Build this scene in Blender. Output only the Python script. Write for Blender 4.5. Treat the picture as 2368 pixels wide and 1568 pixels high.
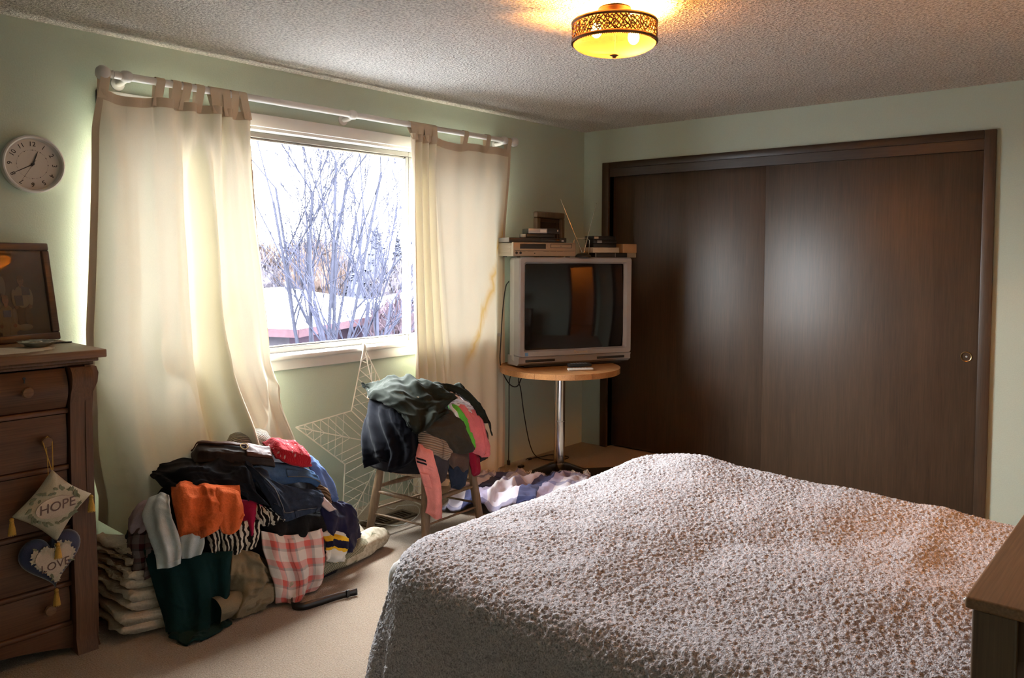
import bpy, bmesh, math, random
import numpy as np
from mathutils import Vector, Matrix
for o in list(bpy.data.objects): bpy.data.objects.remove(o)
SC = bpy.context.scene
COL = SC.collection
PI = math.pi
# ------------------------------------------------------------------ camera
CAM_POS = (-5.097, -3.695, 1.480)
YAW, PITCH, ROLL = 0.7162, -0.0444, 0.0050
F_PX, Y0 = 1841.9, 672.0
def _cam():
    cy, sy, cp, sp = math.cos(YAW), math.sin(YAW), math.cos(PITCH), math.sin(PITCH)
    f = Vector((cy*cp, sy*cp, sp)); r = Vector((sy, -cy, 0)); u = r.cross(f)
    cr, sr = math.cos(ROLL), math.sin(ROLL)
    r, u = cr*r + sr*u, -sr*r + cr*u
    cd = bpy.data.cameras.new('camera'); co = bpy.data.objects.new('camera', cd); COL.objects.link(co)
    m = Matrix(((r.x, u.x, -f.x, CAM_POS[0]), (r.y, u.y, -f.y, CAM_POS[1]), (r.z, u.z, -f.z, CAM_POS[2]), (0, 0, 0, 1)))
    co.matrix_world = m
    cd.sensor_fit = 'HORIZONTAL'; cd.sensor_width = 36.0; cd.lens = F_PX*36.0/2368.0
    cd.shift_y = -(784.0 - Y0)/2368.0
    cd.clip_start = 0.05; cd.clip_end = 400
    SC.camera = co
_cam()
# ------------------------------------------------------------------ overcast sky
SKY = 26.0
w = bpy.data.worlds.new('overcast_sky'); SC.world = w; w.use_nodes = True
nt = w.node_tree; nt.nodes.clear()
wo = nt.nodes.new('ShaderNodeOutputWorld'); bg = nt.nodes.new('ShaderNodeBackground')
tc = nt.nodes.new('ShaderNodeTexCoord'); sp = nt.nodes.new('ShaderNodeSeparateXYZ'); mr = nt.nodes.new('ShaderNodeMapRange')
mr.inputs['From Min'].default_value = 0.0; mr.inputs['From Max'].default_value = 1.0
mr.inputs['To Min'].default_value = 0.42; mr.inputs['To Max'].default_value = 1.26
ml = nt.nodes.new('ShaderNodeVectorMath'); ml.operation = 'SCALE'; ml.inputs[0].default_value = (0.93, 0.97, 1.0)
nt.links.new(tc.outputs['Generated'], sp.inputs[0]); nt.links.new(sp.outputs['Z'], mr.inputs['Value'])
nt.links.new(mr.outputs[0], ml.inputs['Scale']); nt.links.new(ml.outputs[0], bg.inputs['Color'])
bg.inputs['Strength'].default_value = SKY
nt.links.new(bg.outputs[0], wo.inputs['Surface'])
# daylight portal set in the window opening (guides sampling of the sky, gives off no light itself)
pl = bpy.data.lights.new('window_daylight_portal', 'AREA'); pl.shape = 'RECTANGLE'; pl.size = 2.5; pl.size_y = 1.2
pl.cycles.is_portal = True
po = bpy.data.objects.new('window_daylight_portal', pl); COL.objects.link(po)
po.location = (-2.32, 0.14, 1.53); po.rotation_euler = (-PI/2, 0, 0)
SC.view_settings.view_transform = 'Standard'; SC.view_settings.look = 'None'
SC.view_settings.gamma = 1.0; SC.view_settings.use_curve_mapping = False
SC.view_settings.exposure = 1.88
SC.cycles.use_denoising = True
SC.cycles.max_bounces = 7; SC.cycles.diffuse_bounces = 6; SC.cycles.glossy_bounces = 3; SC.cycles.transmission_bounces = 4; SC.cycles.transparent_max_bounces = 8
SC.cycles.use_adaptive_sampling = True; SC.cycles.adaptive_threshold = 0.035; SC.cycles.caustics_reflective = False; SC.cycles.caustics_refractive = False
SC.cycles.sample_clamp_indirect = 6.0
# ------------------------------------------------------------------ helpers
def S(r, g, b):
    f = lambda c: (c/255/12.92 if c/255 <= 0.04045 else ((c/255+0.055)/1.055)**2.4)
    return (f(r), f(g), f(b), 1.0)
def tag(o, label=None, cat=None, group=None, kind=None):
    if label: o['label'] = label
    if cat: o['category'] = cat
    if group: o['group'] = group
    if kind: o['kind'] = kind
    return o
def thing(name, label, cat, loc=(0, 0, 0), rot=(0, 0, 0), group=None, kind=None):
    o = bpy.data.objects.new(name, None); COL.objects.link(o)
    o.empty_display_size = 0.05
    o.location = loc; o.rotation_euler = rot
    return tag(o, label, cat, group, kind)
def pmat(o):
    return Matrix.LocRotScale(o.location, o.rotation_euler, Vector((1, 1, 1)))
def wmat(o):
    m = pmat(o)
    return (wmat(o.parent) @ o.matrix_parent_inverse @ m) if o.parent else m
def link(name, me, mat, parent=None, world=False, smooth=False, angle=None):
    o = bpy.data.objects.new(name, me); COL.objects.link(o)
    if mat is not None:
        for m in (mat if isinstance(mat, (list, tuple)) else [mat]): me.materials.append(m)
    if smooth:
        me.polygons.foreach_set('use_smooth', [True]*len(me.polygons))
        if angle: me.set_sharp_from_angle(angle=math.radians(angle))
    if parent is not None:
        o.parent = parent
        if world:
            o.matrix_parent_inverse = wmat(parent).inverted()
    return o
class MB:
    def __init__(s): s.bm = bmesh.new(); s.mi = 0
    def _add(s, bm2, M=None):
        me = bpy.data.meshes.new('t')
        if M is not None: bm2.transform(M)
        for f in bm2.faces: f.material_index = s.mi
        bm2.to_mesh(me); s.bm.from_mesh(me); bpy.data.meshes.remove(me); bm2.free(); return s
    def box(s, lo, hi, bev=0.0, seg=1, M=None):
        b = bmesh.new(); bmesh.ops.create_cube(b, size=1.0)
        c = [(lo[i]+hi[i])/2 for i in range(3)]; d = [abs(hi[i]-lo[i]) for i in range(3)]
        for v in b.verts: v.co = Vector((c[i]+v.co[i]*d[i] for i in range(3)))
        if bev > 0: bmesh.ops.bevel(b, geom=list(b.edges), offset=min(bev, min(d)*0.45), segments=seg, affect='EDGES', profile=0.5)
        return s._add(b, M)
    def lathe(s, prof, n=32, M=None, cap=True):
        b = bmesh.new(); rings = []
        for r, z in prof:
            if r < 1e-6: rings.append([b.verts.new((0, 0, z))]*n)
            else: rings.append([b.verts.new((r*math.cos(2*PI*i/n), r*math.sin(2*PI*i/n), z)) for i in range(n)])
        for a, c in zip(rings, rings[1:]):
            for i in range(n):
                vs = []
                for q in (a[i], a[(i+1) % n], c[(i+1) % n], c[i]):
                    if q not in vs: vs.append(q)
                if len(vs) >= 3:
                    try: b.faces.new(vs)
                    except ValueError: pass
        if cap:
            for rg in (rings[0], rings[-1]):
                if rg[0] is not rg[1]:
                    try: b.faces.new(rg)
                    except ValueError: pass
        bmesh.ops.recalc_face_normals(b, faces=list(b.faces))
        return s._add(b, M)
    def tube(s, pts, r, n=8, cap=True, M=None):
        pts = [Vector(p) for p in pts]; rr = r if isinstance(r, (list, tuple)) else [r]*len(pts)
        b = bmesh.new(); rings = []; prev = None
        for i, p in enumerate(pts):
            t = (pts[min(i+1, len(pts)-1)] - pts[max(i-1, 0)]).normalized()
            if prev is None:
                a = Vector((0, 0, 1)) if abs(t.z) < 0.9 else Vector((1, 0, 0)); x = t.cross(a).normalized()
            else: x = (prev - t*prev.dot(t)).normalized()
            prev = x; y = t.cross(x)
            rings.append([b.verts.new(p + rr[i]*(math.cos(2*PI*k/n)*x + math.sin(2*PI*k/n)*y)) for k in range(n)])
        for a, c in zip(rings, rings[1:]):
            for k in range(n): b.faces.new((a[k], a[(k+1) % n], c[(k+1) % n], c[k]))
        if cap: b.faces.new(rings[0][::-1]); b.faces.new(rings[-1])
        return s._add(b, M)
    def prism(s, poly, d0, d1, axis='y', bev=0.0, M=None):
        """poly of (a,b) extruded: axis y -> (a,?,b); x -> (?,a,b); z -> (a,b,?)"""
        b = bmesh.new()
        def P(a, c, d): return {'y': (a, d, c), 'x': (d, a, c), 'z': (a, c, d)}[axis]
        A = [b.verts.new(P(*q, d0)) for q in poly]; B = [b.verts.new(P(*q, d1)) for q in poly]; n = len(poly)
        b.faces.new(A); b.faces.new(B[::-1])
        for i in range(n): b.faces.new((A[i], B[i], B[(i+1) % n], A[(i+1) % n]))
        bmesh.ops.recalc_face_normals(b, faces=list(b.faces))
        if bev > 0:
            bmesh.ops.bevel(b, geom=[e for e in b.edges], offset=bev, segments=2, affect='EDGES', profile=0.5)
        return s._add(b, M)
    def sphere(s, c, r, n=16, m=10, M=None):
        b = bmesh.new(); bmesh.ops.create_uvsphere(b, u_segments=n, v_segments=m, radius=1.0)
        rx, ry, rz = (r, r, r) if not isinstance(r, (tuple, list)) else r
        for v in b.verts: v.co = Vector((c[0]+v.co.x*rx, c[1]+v.co.y*ry, c[2]+v.co.z*rz))
        return s._add(b, M)
    def build(s, name, mat, parent=None, world=False, smooth=False, angle=40):
        me = bpy.data.meshes.new(name); s.bm.to_mesh(me); s.bm.free()
        return link(name, me, mat, parent, world, smooth, angle if smooth else None)
def box(name, lo, hi, mat, parent=None, bev=0.0, seg=2, world=False, M=None):
    return MB().box(lo, hi, bev, seg, M).build(name, mat, parent, world, smooth=bev > 0, angle=50)
def np_mesh(name, verts, faces, mat, parent=None, world=False, smooth=True, uv=None):
    me = bpy.data.meshes.new(name); verts = np.asarray(verts, np.float32); faces = np.asarray(faces, np.int32)
    me.vertices.add(len(verts)); me.vertices.foreach_set('co', verts.ravel())
    k = faces.shape[1]
    me.loops.add(faces.size); me.loops.foreach_set('vertex_index', faces.ravel())
    me.polygons.add(len(faces)); me.polygons.foreach_set('loop_start', np.arange(0, faces.size, k, dtype=np.int32))
    me.update(calc_edges=True)
    if uv is not None:
        ul = me.uv_layers.new(name='UVMap'); ul.data.foreach_set('uv', np.asarray(uv, np.float32)[faces.ravel()].ravel())
    me.validate()
    return link(name, me, mat, parent, world, smooth)
def text_mesh(name, body, size, mat, parent, M, extrude=0.0005, world=False, shear=0.0, align='CENTER'):
    cu = bpy.data.curves.new(name, 'FONT'); cu.body = body; cu.size = size; cu.extrude = extrude; cu.shear = shear
    cu.align_x = align; cu.align_y = 'CENTER'; cu.resolution_u = 3
    ob = bpy.data.objects.new(name+'_tmp', cu); COL.objects.link(ob)
    dg = bpy.context.evaluated_depsgraph_get(); me = bpy.data.meshes.new_from_object(ob.evaluated_get(dg))
    bpy.data.objects.remove(ob); bpy.data.curves.remove(cu)
    me.transform(M); me.name = name; me.materials.clear()
    return link(name, me, mat, parent, world)
# --- lattice noise
def _h(i, j, k, seed):
    n = (i.astype(np.int64)*374761393 + j.astype(np.int64)*668265263 + k.astype(np.int64)*2147483647 + seed*974711) & 0xffffffff
    n = ((n ^ (n >> 13))*1274126177) & 0xffffffff
    n = ((n ^ (n >> 16))*2246822519) & 0xffffffff
    return ((n ^ (n >> 15)) & 0xffff)/65535.0
def vnoise(p, seed=0):
    p = np.asarray(p, float); f = np.floor(p); t = p - f; t = t*t*(3-2*t); i, j, k = f[..., 0], f[..., 1], f[..., 2]
    r = 0
    for a in (0, 1):
        for b in (0, 1):
            for c in (0, 1):
                r = r + _h(i+a, j+b, k+c, seed)*(t[..., 0] if a else 1-t[..., 0])*(t[..., 1] if b else 1-t[..., 1])*(t[..., 2] if c else 1-t[..., 2])
    return r
def smooth01(x): x = np.clip(x, 0, 1); return x*x*(3-2*x)
# ------------------------------------------------------------------ materials
class NT:
    def __init__(s, name):
        s.m = bpy.data.materials.new(name); s.m.use_nodes = True; s.t = s.m.node_tree; s.t.nodes.clear()
        s.out = s.n('ShaderNodeOutputMaterial')
    def n(s, kind, **kw):
        nd = s.t.nodes.new(kind)
        for k, v in kw.items():
            if k in nd.inputs: nd.inputs[k].default_value = v
            else: setattr(nd, k, v)
        return nd
    def l(s, a, b): s.t.links.new(a, b)
    def coord(s, which='Object', scale=(1, 1, 1), rot=(0, 0, 0)):
        c = s.n('ShaderNodeTexCoord'); m = s.n('ShaderNodeMapping'); m.inputs['Scale'].default_value = scale; m.inputs['Rotation'].default_value = rot
        s.l(c.outputs[which], m.inputs['Vector']); return m.outputs[0]
    def noise(s, vec, scale, detail=3, rough=0.55, dist=0.0):
        nz = s.n('ShaderNodeTexNoise'); nz.inputs['Scale'].default_value = scale; nz.inputs['Detail'].default_value = detail
        nz.inputs['Roughness'].default_value = rough; nz.inputs['Distortion'].default_value = dist; s.l(vec, nz.inputs['Vector']); return nz.outputs['Fac']
    def ramp(s, fac, stops, interp='LINEAR'):
        r = s.n('ShaderNodeValToRGB'); cr = r.color_ramp; cr.interpolation = interp
        while len(cr.elements) < len(stops): cr.elements.new(0.5)
        for e, (p, c) in zip(cr.elements, stops): e.position = p; e.color = c
        s.l(fac, r.inputs[0]); return r.outputs[0]
    def mix(s, fac, a, b, mode='MIX'):
        m = s.n('ShaderNodeMix', data_type='RGBA', blend_type=mode)
        if isinstance(fac, (int, float)): m.inputs[0].default_value = fac
        else: s.l(fac, m.inputs[0])
        for idx, v in ((6, a), (7, b)):
            if isinstance(v, tuple): m.inputs[idx].default_value = v
            else: s.l(v, m.inputs[idx])
        return m.outputs[2]
    def bump(s, h, strength=0.5, dist=0.01, prev=None):
        b = s.n('ShaderNodeBump'); b.inputs['Strength'].default_value = strength; b.inputs['Distance'].default_value = dist
        s.l(h, b.inputs['Height'])
        if prev is not None: s.l(prev, b.inputs['Normal'])
        return b.outputs[0]
    def bsdf(s, color, rough=0.6, metal=0.0, normal=None, spec=0.5, sheen=0.0, **kw):
        p = s.n('ShaderNodeBsdfPrincipled'); p.inputs['Roughness'].default_value = rough; p.inputs['Metallic'].default_value = metal
        p.inputs['Specular IOR Level'].default_value = spec
        if sheen: p.inputs['Sheen Weight'].default_value = sheen; p.inputs['Sheen Roughness'].default_value = 0.5
        if isinstance(color, tuple): p.inputs['Base Color'].default_value = color
        else: s.l(color, p.inputs['Base Color'])
        if normal is not None: s.l(normal, p.inputs['Normal'])
        for k, v in kw.items():
            p.inputs[k].default_value = v
        return p.outputs[0]
    def done(s, sh): s.l(sh, s.out.inputs['Surface']); return s.m
def dk(c, f): return (c[0]*f, c[1]*f, c[2]*f, 1.0)
def plain(name, c, rough=0.5, metal=0.0, var=0.15, scale=8.0, bump=0.0, bscale=60.0, spec=0.5, **kw):
    t = NT(name); v = t.coord()
    col = t.ramp(t.noise(v, scale), [(0.25, dk(c, 1-var)), (0.75, dk(c, 1+var))])
    nm = t.bump(t.noise(v, bscale, 4), bump, 0.004) if bump else None
    return t.done(t.bsdf(col, rough, metal, nm, spec, **kw))
def wood(name, c1, c2, axis=2, rough=0.45, scale=14.0, spec=0.5, bump=0.08, coat=0.0):
    t = NT(name); sc = [scale]*3; sc[axis] = scale*0.06
    v = t.coord(scale=tuple(sc)); n1 = t.noise(v, 1.0, 6, 0.6, 0.6)
    fine = [220.0]*3; fine[axis] = 6.0
    n2 = t.noise(t.coord(scale=tuple(fine)), 1.0, 2)
    col = t.ramp(n1, [(0.3, c1), (0.7, c2)])
    col = t.mix(0.35, col, t.ramp(n2, [(0.3, dk(c1, 0.5)), (0.7, dk(c2, 1.15))]))
    nm = t.bump(n2, bump, 0.002)
    kw = {'Coat Weight': coat, 'Coat Roughness': 0.42} if coat else {}
    return t.done(t.bsdf(col, rough, 0, nm, spec, **kw))
def fabric(name, c, c2=None, rough=0.95, weave=900.0, var=0.2, bump=0.3, sheen=0.04, knit=0.0, fuzz=0.0):
    t = NT(name); v = t.coord()
    c2 = c2 or dk(c, 1+var)
    col = t.ramp(t.noise(v, 9.0, 4), [(0.3, dk(c, 1-var)), (0.7, c2)])
    h = t.noise(v, weave*0.35 if not fuzz else fuzz, 3)
    nm = t.bump(h, bump, 0.003)
    if knit:
        u = t.coord('UV'); wv = t.n('ShaderNodeTexWave', wave_type='BANDS', bands_direction='X'); wv.inputs['Scale'].default_value = knit; wv.inputs['Distortion'].default_value = 0.6
        t.l(u, wv.inputs['Vector']); nm = t.bump(wv.outputs['Fac'], 0.8, 0.004, nm)
    col = t.mix(0.25, col, t.ramp(h, [(0.3, dk(c, 0.6)), (0.7, dk(c2, 1.1))]))
    return t.done(t.bsdf(col, rough, 0, nm, 0.06, sheen))
def stripes(t, which, axis, period, stops, offset=0.0, wob=0.0):
    """banded colour across one UV axis, hard edges"""
    u = t.coord(which)
    if wob:
        nz = t.n('ShaderNodeTexNoise'); nz.inputs['Scale'].default_value = 25; t.l(u, nz.inputs['Vector'])
        ad = t.n('ShaderNodeVectorMath', operation='MULTIPLY_ADD'); ad.inputs[1].default_value = (wob, wob, wob); t.l(nz.outputs['Color'], ad.inputs[0]); t.l(u, ad.inputs[2]); u = ad.outputs[0]
    s = t.n('ShaderNodeSeparateXYZ'); t.l(u, s.inputs[0])
    m = t.n('ShaderNodeMath', operation='MULTIPLY_ADD'); m.inputs[1].default_value = 1.0/period; m.inputs[2].default_value = offset; t.l(s.outputs[axis], m.inputs[0])
    f = t.n('ShaderNodeMath', operation='FRACT'); t.l(m.outputs[0], f.inputs[0])
    return t.ramp(f.outputs[0], stops, 'CONSTANT')
def cloth_done(t, col, bump=0.25):
    nm = t.bump(t.noise(t.coord(), 320.0, 3), bump, 0.003)
    return t.done(t.bsdf(col, 0.95, 0, nm, 0.06, 0.03))
# ------------------------------------------------------------------ cloth pieces laid over a form
def cr_interp(A, n):
    A = np.asarray(A, float); R = len(A); t = np.linspace(0, R-1, n) if np.isscalar(n) else np.asarray(n)*(R-1)
    i = np.clip(np.floor(t).astype(int), 0, R-2); f = (t-i).reshape((-1,)+(1,)*(A.ndim-1))
    P = np.concatenate([[2*A[0]-A[1]], A, [2*A[-1]-A[-2]]])
    p0, p1, p2, p3 = P[i], P[i+1], P[i+2], P[i+3]
    return 0.5*(2*p1 + (p2-p0)*f + (2*p0-5*p1+4*p2-p3)*f*f + (3*p1-p0-3*p2+p3)*f**3)
class Cloth:
    """a garment: control grid (rows x cols of points in mm) -> wrinkled shell with thickness"""
    def __init__(s, ctrl, out=(0, -1, 0.5), fold=(0, 0.0), wr=(0.008, 14.0), roll=0.018, seed=1, edge=0.012, skew=0.35, lift=0.0):
        s.c = np.asarray(ctrl, float)/1000.0; s.out = np.asarray(out, float); s.fold, s.wr, s.roll, s.seed, s.edge, s.skew, s.lift = fold, wr, roll, seed, edge, skew, lift
        d = np.linalg.norm(np.diff(s.c, axis=1), axis=2).sum(1).mean(); s.w = max(d, 0.02)
        s.h = max(np.linalg.norm(np.diff(s.c, axis=0), axis=2).sum(0).mean(), 0.02)
    def surf(s, u, v):
        g = cr_interp(s.c, v); g = np.swapaxes(cr_interp(np.swapaxes(g, 0, 1), u), 0, 1)
        return g
    def ev(s, u, v, off=0.0, roll=True):
        e = 1e-3; P = s.surf(u, v)
        uu = np.clip(u+e, 0, 1); u0 = np.clip(u-e, 0, 1); vv = np.clip(v+e, 0, 1); v0 = np.clip(v-e, 0, 1)
        du = s.surf(uu, v) - s.surf(u0, v); dv = s.surf(u, vv) - s.surf(u, v0)
        N = np.cross(du, dv); N /= np.linalg.norm(N, axis=2, keepdims=True)+1e-12
        if (N*s.out).sum(2).mean() < 0: N = -N
        U, V = np.meshgrid(u, v); p3 = np.stack([U*s.w, V*s.h, np.full_like(U, s.seed*7.3)], -1)
        k, a = s.fold
        d = np.full_like(U, s.lift)
        if a:
            ph = k*U + s.skew*k*(vnoise(p3*np.array([5, 3.5, 1]), s.seed+3)-0.5)*1.6 + s.skew*V
            sn = np.sin(2*PI*ph); d += a*(0.35+0.65*V)*(np.sign(sn)*np.abs(sn)**0.7)
        wa, ws = s.wr
        n1 = vnoise(p3*ws*np.array([1.0, 0.45, 1]), s.seed); n2 = vnoise(p3*ws*np.array([2.4, 1.6, 1])+9.1, s.seed+1)
        wp = p3 + 0.05*np.stack([vnoise(p3*9+1.7, s.seed+11)-0.5, vnoise(p3*9+5.1, s.seed+12)-0.5, U*0], -1)
        n3 = vnoise(wp*ws*np.array([1.3, 3.1, 1])+4.7, s.seed+8); n4 = vnoise(wp*ws*np.array([4.5, 2.2, 1])+2.2, s.seed+9)
        d += wa*((1-np.abs(2*n1-1))**1.5*1.6 - 0.6) + wa*0.5*(n2-0.5) + 0.5*wa*((1-np.abs(2*n3-1))**3-0.3) + 0.25*wa*((1-np.abs(2*n4-1))**3-0.3)
        em = np.minimum(np.minimum(U, 1-U)*s.w, np.minimum(V, 1-V)*s.h)
        if roll: d -= s.roll*(1-smooth01(em/0.03))
        sh = s.edge*2*(vnoise(p3*np.array([9, 9, 1])+3.3, s.seed+2)-0.5); sv = s.edge*2*(vnoise(p3*np.array([9, 9, 1])+8.3, s.seed+5)-0.5)
        du /= np.linalg.norm(du, axis=2, keepdims=True)+1e-12; dv /= np.linalg.norm(dv, axis=2, keepdims=True)+1e-12
        return P + N*(d+off)[..., None] + du*sh[..., None] + dv*sv[..., None], N
    def piece(s, name, mat, parent=None, u=(0, 1), v=(0, 1), off=0.0, th=0.006, res=0.006, roll=True, floor=0.004):
        nu = int(max(6, min(90, (u[1]-u[0])*s.w/res))); nv = int(max(6, min(90, (v[1]-v[0])*s.h/res)))
        uu = np.linspace(u[0], u[1], nu); vv = np.linspace(v[0], v[1], nv)
        P, N = s.ev(uu, vv, off, roll)
        B = P - N*th
        P[..., 2] = np.maximum(P[..., 2], floor+th); B[..., 2] = np.maximum(B[..., 2], floor)
        U, V = np.meshgrid(uu*s.w, vv*s.h); uv = np.stack([U, V], -1).reshape(-1, 2)
        I = np.arange(nu*nv).reshape(nv, nu); q = np.stack([I[:-1, :-1], I[:-1, 1:], I[1:, 1:], I[1:, :-1]], -1).reshape(-1, 4); n = nu*nv
        fs = [q, q[:, ::-1]+n]
        for ln in (I[0, :], I[-1, ::-1], I[::-1, 0], I[:, -1]):
            fs.append(np.stack([ln[1:], ln[:-1], ln[:-1]+n, ln[1:]+n], -1))
        o = np_mesh(name, np.concatenate([P.reshape(-1, 3), B.reshape(-1, 3)]), np.concatenate(fs), mat, parent, parent is not None, True, np.concatenate([uv, uv]))
        bm = bmesh.new(); bm.from_mesh(o.data); bmesh.ops.recalc_face_normals(bm, faces=list(bm.faces)); bm.to_mesh(o.data); bm.free()
        return o
# ------------------------------------------------------------------ shared materials
def m_wall():
    t = NT('sage_wall_paint'); v = t.coord()
    n = t.noise(v, 150, 2); col = t.ramp(n, [(0.3, (0.455, 0.515, 0.425, 1)), (0.7, (0.485, 0.545, 0.45, 1))])
    return t.done(t.bsdf(col, 0.55, 0, t.bump(n, 0.35, 0.002), 0.3))
def m_ceiling():
    t = NT('popcorn_ceiling'); v = t.coord()
    a = t.noise(v, 82, 2, 0.65)
    col = t.ramp(a, [(0.35, (0.46, 0.42, 0.37, 1)), (0.6, (0.82, 0.755, 0.68, 1))])
    nm = t.bump(a, 1.0, 0.026)
    return t.done(t.bsdf(col, 0.95, 0, nm, 0.1))
def m_carpet():
    t = NT('beige_carpet'); v = t.coord()
    big = t.noise(v, 3.0, 2, 0.6); f = t.noise(v, 170, 2, 0.7)
    col = t.ramp(big, [(0.3, (0.39, 0.30, 0.215, 1)), (0.7, (0.46, 0.365, 0.27, 1))])
    col = t.mix(0.45, col, t.ramp(f, [(0.35, (0.18, 0.125, 0.08, 1)), (0.65, (0.56, 0.44, 0.33, 1))]))
    nm = t.bump(f, 1.0, 0.014)
    return t.done(t.bsdf(col, 1.0, 0, nm, 0.05, 0.3))
WALL, CEIL, CARPET = m_wall(), m_ceiling(), m_carpet()
WHITE_PAINT = plain('white_gloss_paint', (0.64, 0.61, 0.58, 1), 0.35, var=0.04)
ALU = plain('window_aluminium', (0.26, 0.24, 0.22, 1), 0.4, 0.6, var=0.08)
DARKWOOD = wood('dark_walnut_doors', (0.042, 0.023, 0.012, 1), (0.080, 0.045, 0.024, 1), 2, 0.42, 10.0, 0.35, 0.05, 0.4)
DARKTRIM = wood('dark_walnut_trim', (0.024, 0.013, 0.008, 1), (0.050, 0.028, 0.016, 1), 1, 0.38, 12.0, 0.5)
BLACK = plain('black_plastic', (0.012, 0.012, 0.013, 1), 0.4)
CHROME = plain('chrome', (0.75, 0.74, 0.72, 1), 0.12, 1.0, var=0.05)
BRASS = plain('aged_brass', (0.36, 0.24, 0.11, 1), 0.3, 1.0)
H = 2.44; X0, Y0R = -6.0, -4.5
st = lambda o: tag(o, kind='structure')
# ------------------------------------------------------------------ room shell
st(box('floor', (X0-0.15, -6.6, -0.12), (1.2, 0.15, 0.0), CARPET))
st(box('ceiling', (X0-0.15, -6.6, H), (1.2, 0.15, H+0.12), CEIL))
WX0, WX1, WZ0, WZ1 = -3.575, -1.065, 0.925, 2.135
b = MB(); b.box((X0-0.15, 0, -0.1), (WX0, 0.15, H+0.1)); b.box((WX1, 0, -0.1), (0.12, 0.15, H+0.1))
b.box((WX0, 0, -0.1), (WX1, 0.15, WZ0)); b.box((WX0, 0, WZ1), (WX1, 0.15, H+0.1))
st(b.build('wall_window', WALL))
CY0, CY1, CZ = -2.745, -0.245, 2.135
b = MB(); b.box((0, CY1, -0.1), (0.12, 0.0, H+0.1)); b.box((0, Y0R, -0.1), (0.12, CY0, H+0.1)); b.box((0, CY0, CZ), (0.12, CY1, H+0.1))
b.box((0.12, CY0-0.1, -0.1), (0.14, CY1+0.1, H)) 
st(b.build('wall_closet', WALL))
st(box('wall_left', (X0-0.15, Y0R, -0.1), (X0, 0, H+0.1), WALL))
DX0, DX1 = -0.80, -0.16
b = MB(); b.box((X0-0.15, Y0R-0.12, -0.1), (DX0, Y0R, H+0.1)); b.box((DX1, Y0R-0.12, -0.1), (1.2, Y0R, H+0.1)); b.box((DX0, Y0R-0.12, 2.04), (DX1, Y0R, H+0.1))
st(b.build('wall_back', WALL))
HALLP = plain('hall_cream_paint', (0.62, 0.48, 0.34, 1), 0.6, var=0.05)
b = MB(); b.box((-2.2, -6.5, -0.1), (1.2, -6.38, H+0.1)); b.box((-2.32, -6.5, -0.1), (-2.2, Y0R-0.12, H+0.1)); b.box((1.08, -6.5, -0.1), (1.2, Y0R-0.12, H+0.1))
st(b.build('wall_hall', HALLP))
# door casing of the hall doorway
t4 = thing('trim_4', 'dark wood casing round the open hall doorway behind the viewer', None, (-0.61, Y0R, 0), kind='structure')
box('jamb', (DX0-0.06, Y0R-0.13, 0), (DX0+0.02, Y0R+0.015, 2.06), DARKTRIM, t4, 0.004, world=True)
box('jamb', (DX1-0.02, Y0R-0.13, 0), (DX1+0.06, Y0R+0.015, 2.06), DARKTRIM, t4, 0.004, world=True)
box('head_board', (DX0-0.06, Y0R-0.13, 2.03), (DX1+0.06, Y0R+0.015, 2.10), DARKTRIM, t4, 0.004, world=True)
# ------------------------------------------------------------------ window
wn = thing('window_1', 'wide white framed window with snowy view', None, (-2.32, 0.0, WZ0), kind='structure')
b = MB()
b.box((WX0-0.065, -0.018, WZ1-0.002), (WX1+0.065, 0.0, WZ1+0.062), 0.004, 2)
b.box((WX0-0.065, -0.018, WZ0-0.0), (WX0, 0.0, WZ1+0.062), 0.004, 2); b.box((WX1, -0.018, WZ0), (WX1+0.065, 0.0, WZ1+0.062), 0.004, 2)
b.build('casing', WHITE_PAINT, wn, True, True)
box('sill', (WX0-0.08, -0.045, WZ0-0.004), (WX1+0.08, 0.075, WZ0+0.02), WHITE_PAINT, wn, 0.006, world=True)
box('apron', (WX0-0.065, -0.02, WZ0-0.062), (WX1+0.065, 0.0, WZ0-0.004), WHITE_PAINT, wn, 0.003, world=True)
b = MB(); b.box((WX0, 0.0, WZ1-0.016), (WX1, 0.14, WZ1)); b.box((WX0, 0.0, WZ0), (WX0+0.016, 0.14, WZ1)); b.box((WX1-0.016, 0.0, WZ0), (WX1, 0.14, WZ1)); b.box((WX0, 0.06, WZ0), (WX1, 0.14, WZ0+0.018))
b.build('reveal_lining', WHITE_PAINT, wn, True)
MUL = (-2.875, -1.755)
xs = [WX0+0.016, MUL[0], MUL[1], WX1-0.016]
def m_pane(name='window_glass', ior=1.06):
    t = NT(name); tr = t.n('ShaderNodeBsdfTransparent'); tr.inputs[0].default_value = (0.97, 0.98, 0.98, 1); gl = t.n('ShaderNodeBsdfGlossy'); gl.inputs['Roughness'].default_value = 0.02
    fr = t.n('ShaderNodeFresnel'); fr.inputs['IOR'].default_value = ior; mx = t.n('ShaderNodeMixShader'); t.l(fr.outputs[0], mx.inputs[0]); t.l(tr.outputs[0], mx.inputs[1]); t.l(gl.outputs[0], mx.inputs[2])
    return t.done(mx.outputs[0])
PANE = m_pane(); PICGLASS = m_pane('picture_glass', 1.5)
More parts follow.
